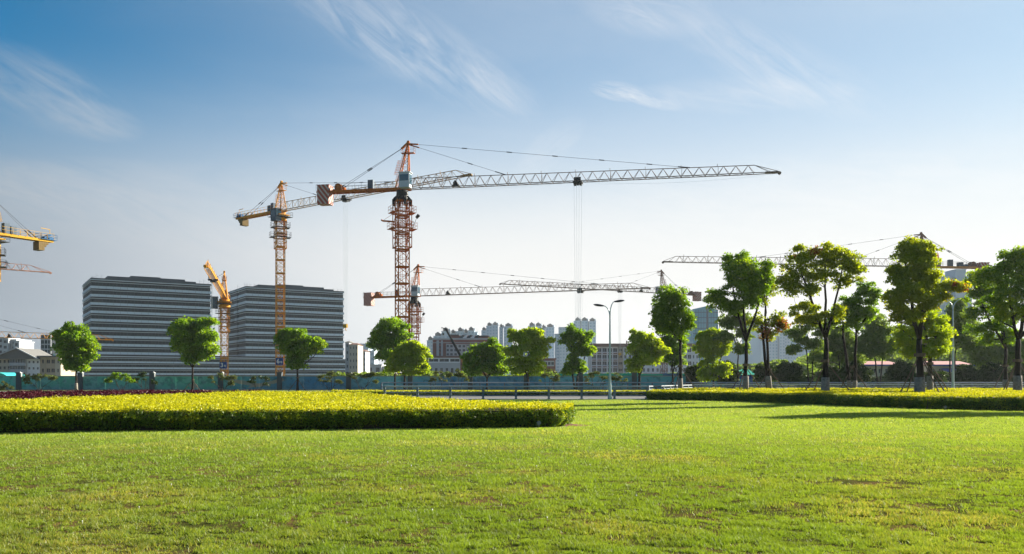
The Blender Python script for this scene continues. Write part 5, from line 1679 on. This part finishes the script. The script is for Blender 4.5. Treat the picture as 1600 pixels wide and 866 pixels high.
tree('second staked tree standing beyond the right edge', 1870, 51, 510, [(1870, 390, 50, 30), (1835, 430, 40, 30), (1905, 425, 40, 32), (1870, 460, 50, 26)], rc=.5, per=40, size=.17, tr=.22, group=FG, white=1.7, fill=.35, stakes=3, stake_h=3.0)

# loose young trees behind the railing on the right
tree('thin young tree with layered leaf fans behind the second staked tree', 1153, 116, 545, [(1145, 483, 17, 8), (1160, 500, 13, 9), (1140, 505, 15, 7), (1165, 520, 13, 8), (1135, 528, 13, 7), (1160, 545, 11, 7)], rc=.5, per=34, size=.22, dens=.7, tr=.11, fill=.15, leaf='leaf_far', group=MG, bark='bark_dark')
tree('thin young tree with drooping sprays left of the sparse tree trunk', 1266, 117, 545, [(1245, 520, 17, 6), (1262, 505, 15, 7), (1285, 520, 14, 8), (1240, 548, 11, 6), (1270, 540, 15, 7), (1255, 533, 12, 5), (1278, 560, 14, 8)], rc=.5, per=32, size=.22, dens=.7, tr=.1, fill=.15, leaf='leaf_far', group=MG, trunks=[(-2, -6), (2, 5)], bark='bark_dark')
tree('airy green tree before the first red roofed building', 1373, 118, 560, [(1365, 505, 16, 8), (1380, 520, 18, 10), (1360, 530, 20, 9), (1390, 540, 18, 9), (1365, 550, 20, 8), (1345, 545, 10, 7)], rc=.55, per=40, size=.22, dens=.75, tr=.12, fill=.2, leaf='leaf_far', group=MG, trunks=[(0, -6), (1, 6)], bark='bark_dark')
tree('airy tree behind the right street lamp', 1488, 122, 550, [(1495, 500, 18, 10), (1510, 515, 17, 10), (1500, 530, 22, 10), (1480, 515, 12, 10), (1520, 545, 15, 9), (1495, 480, 12, 9)], rc=.55, per=40, size=.22, dens=.75, tr=.12, fill=.2, leaf='leaf_far', group=MG, trunks=[(-2, -4), (1, 5)], bark='bark_dark')
tree('soft green tree between the sparse and the twin trunked trees', 1312, 123, 570, [(1305, 525, 18, 12), (1325, 540, 18, 12), (1300, 550, 20, 12), (1330, 560, 15, 10), (1285, 560, 13, 10)], rc=.6, per=45, size=.24, dens=.85, tr=.13, fill=.3, leaf='leaf_far', group=MG, bark='bark_dark')
tree('pale green tree low at the right edge', 1560, 123, 575, [(1545, 545, 18, 12), (1570, 555, 20, 12), (1595, 545, 22, 14), (1530, 560, 14, 10), (1620, 555, 20, 14)], rc=.6, per=45, size=.24, dens=.85, tr=.13, fill=.3, leaf='leaf_far', group=MG, bark='bark_dark')

# clipped round bushes
BG = 'dark round bushes along the road on the right'
for px, Y, rx, top, lab in ((1232, 117, 22, 562, 'big dark globe bush standing alone left of the sparse tree'), (1196, 121, 20, 567, 'dark round bush behind the thin leaning tree'), (1133, 126, 26, 565, 'dark bush behind the two lobed light tree'),
                            (1092, 128, 22, 565, 'dark bush just right of the leftmost staked tree'), (1335, 117, 26, 566, 'dark round bush left of the first red roofed building'), (1408, 116, 24, 564, 'dark round bush right of the first red roofed building'),
                            (1300, 124, 24, 572, 'low dark bush behind the sparse tree trunk'), (1458, 126, 20, 580, 'low dark bush before the second red roofed building'), (1514, 116, 22, 567, 'dark round bush right of the street lamp among trees'),
                            (1552, 117, 24, 566, 'dark round bush behind the second tree from the right edge'), (1598, 118, 24, 568, 'dark round bush at the right edge')):
    cyp = (top + 604) / 2; ry = (604 - top) / 2
    tree(lab, px, Y, 600, [(px, cyp, rx, ry), (px - rx * .3, cyp + ry * .2, rx * .7, ry * .75), (px + rx * .3, cyp + ry * .25, rx * .7, ry * .7)], name='round_bush', rc=.45, per=55, size=.2, dens=.9, tr=.1, fill=.7, leaf='leaf_deep', group=BG, cat='bush', bark='bark_dark')

# many stemmed shrubs before the hoarding
SG = 'many stemmed shrubs in front of the hoarding'
for px, Y, w_, top, lab, lf in ((8, 129, 14, 592, 'brownish shrub at the left edge in front of the hoarding', 'leaf_olive'), (62, 127, 30, 580, 'wide sprawling shrub before the green hoarding panels at the left', 'leaf_olive'),
                            (190, 126, 28, 578, 'full bright shrub between the first two street trees', 'leaf_camphor'), (226, 130, 20, 580, 'darker shrub beside a hoarding pillar left of the second street tree', 'leaf_deep'),
                            (348, 129, 22, 582, 'shrub under the crane with the blue 3 sign', 'leaf_olive'), (404, 128, 18, 584, 'thin shrub left of the umbrella shaped tree', 'leaf_deep'),
                            (516, 127, 20, 580, 'loose shrub right of the umbrella shaped tree', 'leaf_olive'), (566, 129, 24, 577, 'sparse tall shrub left of the dark green street tree', 'leaf_olive'),
                            (685, 130, 16, 578, 'thin shrub below the brick building', 'leaf_olive'), (715, 129, 20, 576, 'sparse shrub left of the dark rounded tree', 'leaf_olive'),
                            (857, 126, 18, 576, 'bare stemmed shrub fanning out right of the middle tree', 'leaf_olive'), (932, 127, 20, 580, 'bushy shrub left of the street lamp', 'leaf_olive'),
                            (965, 128, 16, 582, 'pale shrub right of the street lamp', 'leaf_olive'), (1082, 128, 12, 585, 'small shrub at the right end of the hoarding', 'leaf_deep')):
    rnd = random.Random(px)
    lob = []
    for _ in range(15):
        u = rnd.uniform(-1, 1)
        lob.append((px + u * w_ * .85, top + 2 + abs(u) * 7 + rnd.uniform(0, 13), rnd.uniform(.16, .32) * w_, rnd.uniform(2.2, 4.6)))
    tree(lab, px, Y, 605, lob, name='shrub', rc=.28, per=17, size=.15, dens=.9 if lf == 'leaf_camphor' else .62, tr=.045, fill=.1, leaf=lf, group=SG, cat='shrub', trunks=[(-2, -5), (-.5, -1), (1, 2), (2, 5)], limb=.9)



# far greenery that reads as one mass
def wood(name, label, bands, leaf, n, size):
    pts = []
    for (p0, p1, pt, Y0, Y1, k) in bands:
        for _ in range(k):
            Y = random.uniform(Y0, Y1); px = random.uniform(p0, p1)
            ht = hz(pt + random.uniform(-4, 6), Y)
            r = ht * random.uniform(.3, .5)
            d = RS.normal(size=(n, 3)); d /= np.linalg.norm(d, axis=1, keepdims=True); d[:, 2] = np.abs(d[:, 2]) * 1.0 - .35
            lump = 1 + .22 * np.sin(d[:, 0] * 7 + px) * np.cos(d[:, 2] * 6 + Y)
            q = d * (RS.rand(n) ** .3)[:, None] * lump[:, None] * np.array([r * 1.3, r * 1.3, r]) + np.array([GX(px, Y), Y, ht - r])
            pts.append(q[q[:, 2] > 0])
            m = n // 3                       # lower growth down to the ground
            q2 = np.column_stack([GX(px, Y) + RS.normal(0, r * .9, m), Y + RS.normal(0, r * .5, m), RS.uniform(.1, max(.3, ht - r), m)])
            pts.append(q2)
    pts = np.concatenate(pts)
    v, f = leaf_quads(pts, np.full(len(pts), size), up=.2, aspect=.7)
    tag(link(name, np_mesh(name, v, f, MATS[leaf])), label, 'trees', kind='stuff')


wood('far_wood', 'hazy far woodland rising behind the right hand trees', [(1125, 1330, 566, 300, 420, 46), (1330, 1700, 545, 230, 420, 90), (1260, 1330, 548, 300, 400, 18), (1380, 1700, 520, 240, 330, 34), (1290, 1380, 538, 250, 330, 10), (1180, 1260, 560, 220, 260, 8)], 'leaf_far', 900, .9)
wood('site_scrub', 'pale green scrub growing behind the hoarding', [(560, 900, 580, 150, 190, 70), (900, 1140, 580, 165, 200, 40), (-60, 100, 585, 150, 190, 16), (480, 560, 582, 150, 170, 10)], 'leaf_far', 420, .42)
wood('near_wood', 'dark green thicket behind the road on the right', [(1260, 1700, 580, 140, 165, 46), (1130, 1180, 588, 160, 170, 5)], 'leaf_deep', 700, .4)

# ------------------------------------------------------------------ air
hzm = bpy.data.materials.new('haze_air'); hzm.use_nodes = True
k = NT(hzm.node_tree); k.n.clear()
pv = k.add('ShaderNodeVolumePrincipled')
pv.inputs['Color'].default_value = (.82, .90, 1.0, 1)
pv.inputs['Density'].default_value = HAZE
pv.inputs['Anisotropy'].default_value = .35
ho = k.add('ShaderNodeOutputMaterial'); k.l.new(pv.outputs[0], ho.inputs['Volume'])
MATS['haze_air'] = hzm
mb = MB(); mb.box(-1400, 1400, -60, 1500, -1.2, 112)
tag(mb.build('haze', hzm), 'thin bluish haze filling the air', 'haze', kind='stuff')
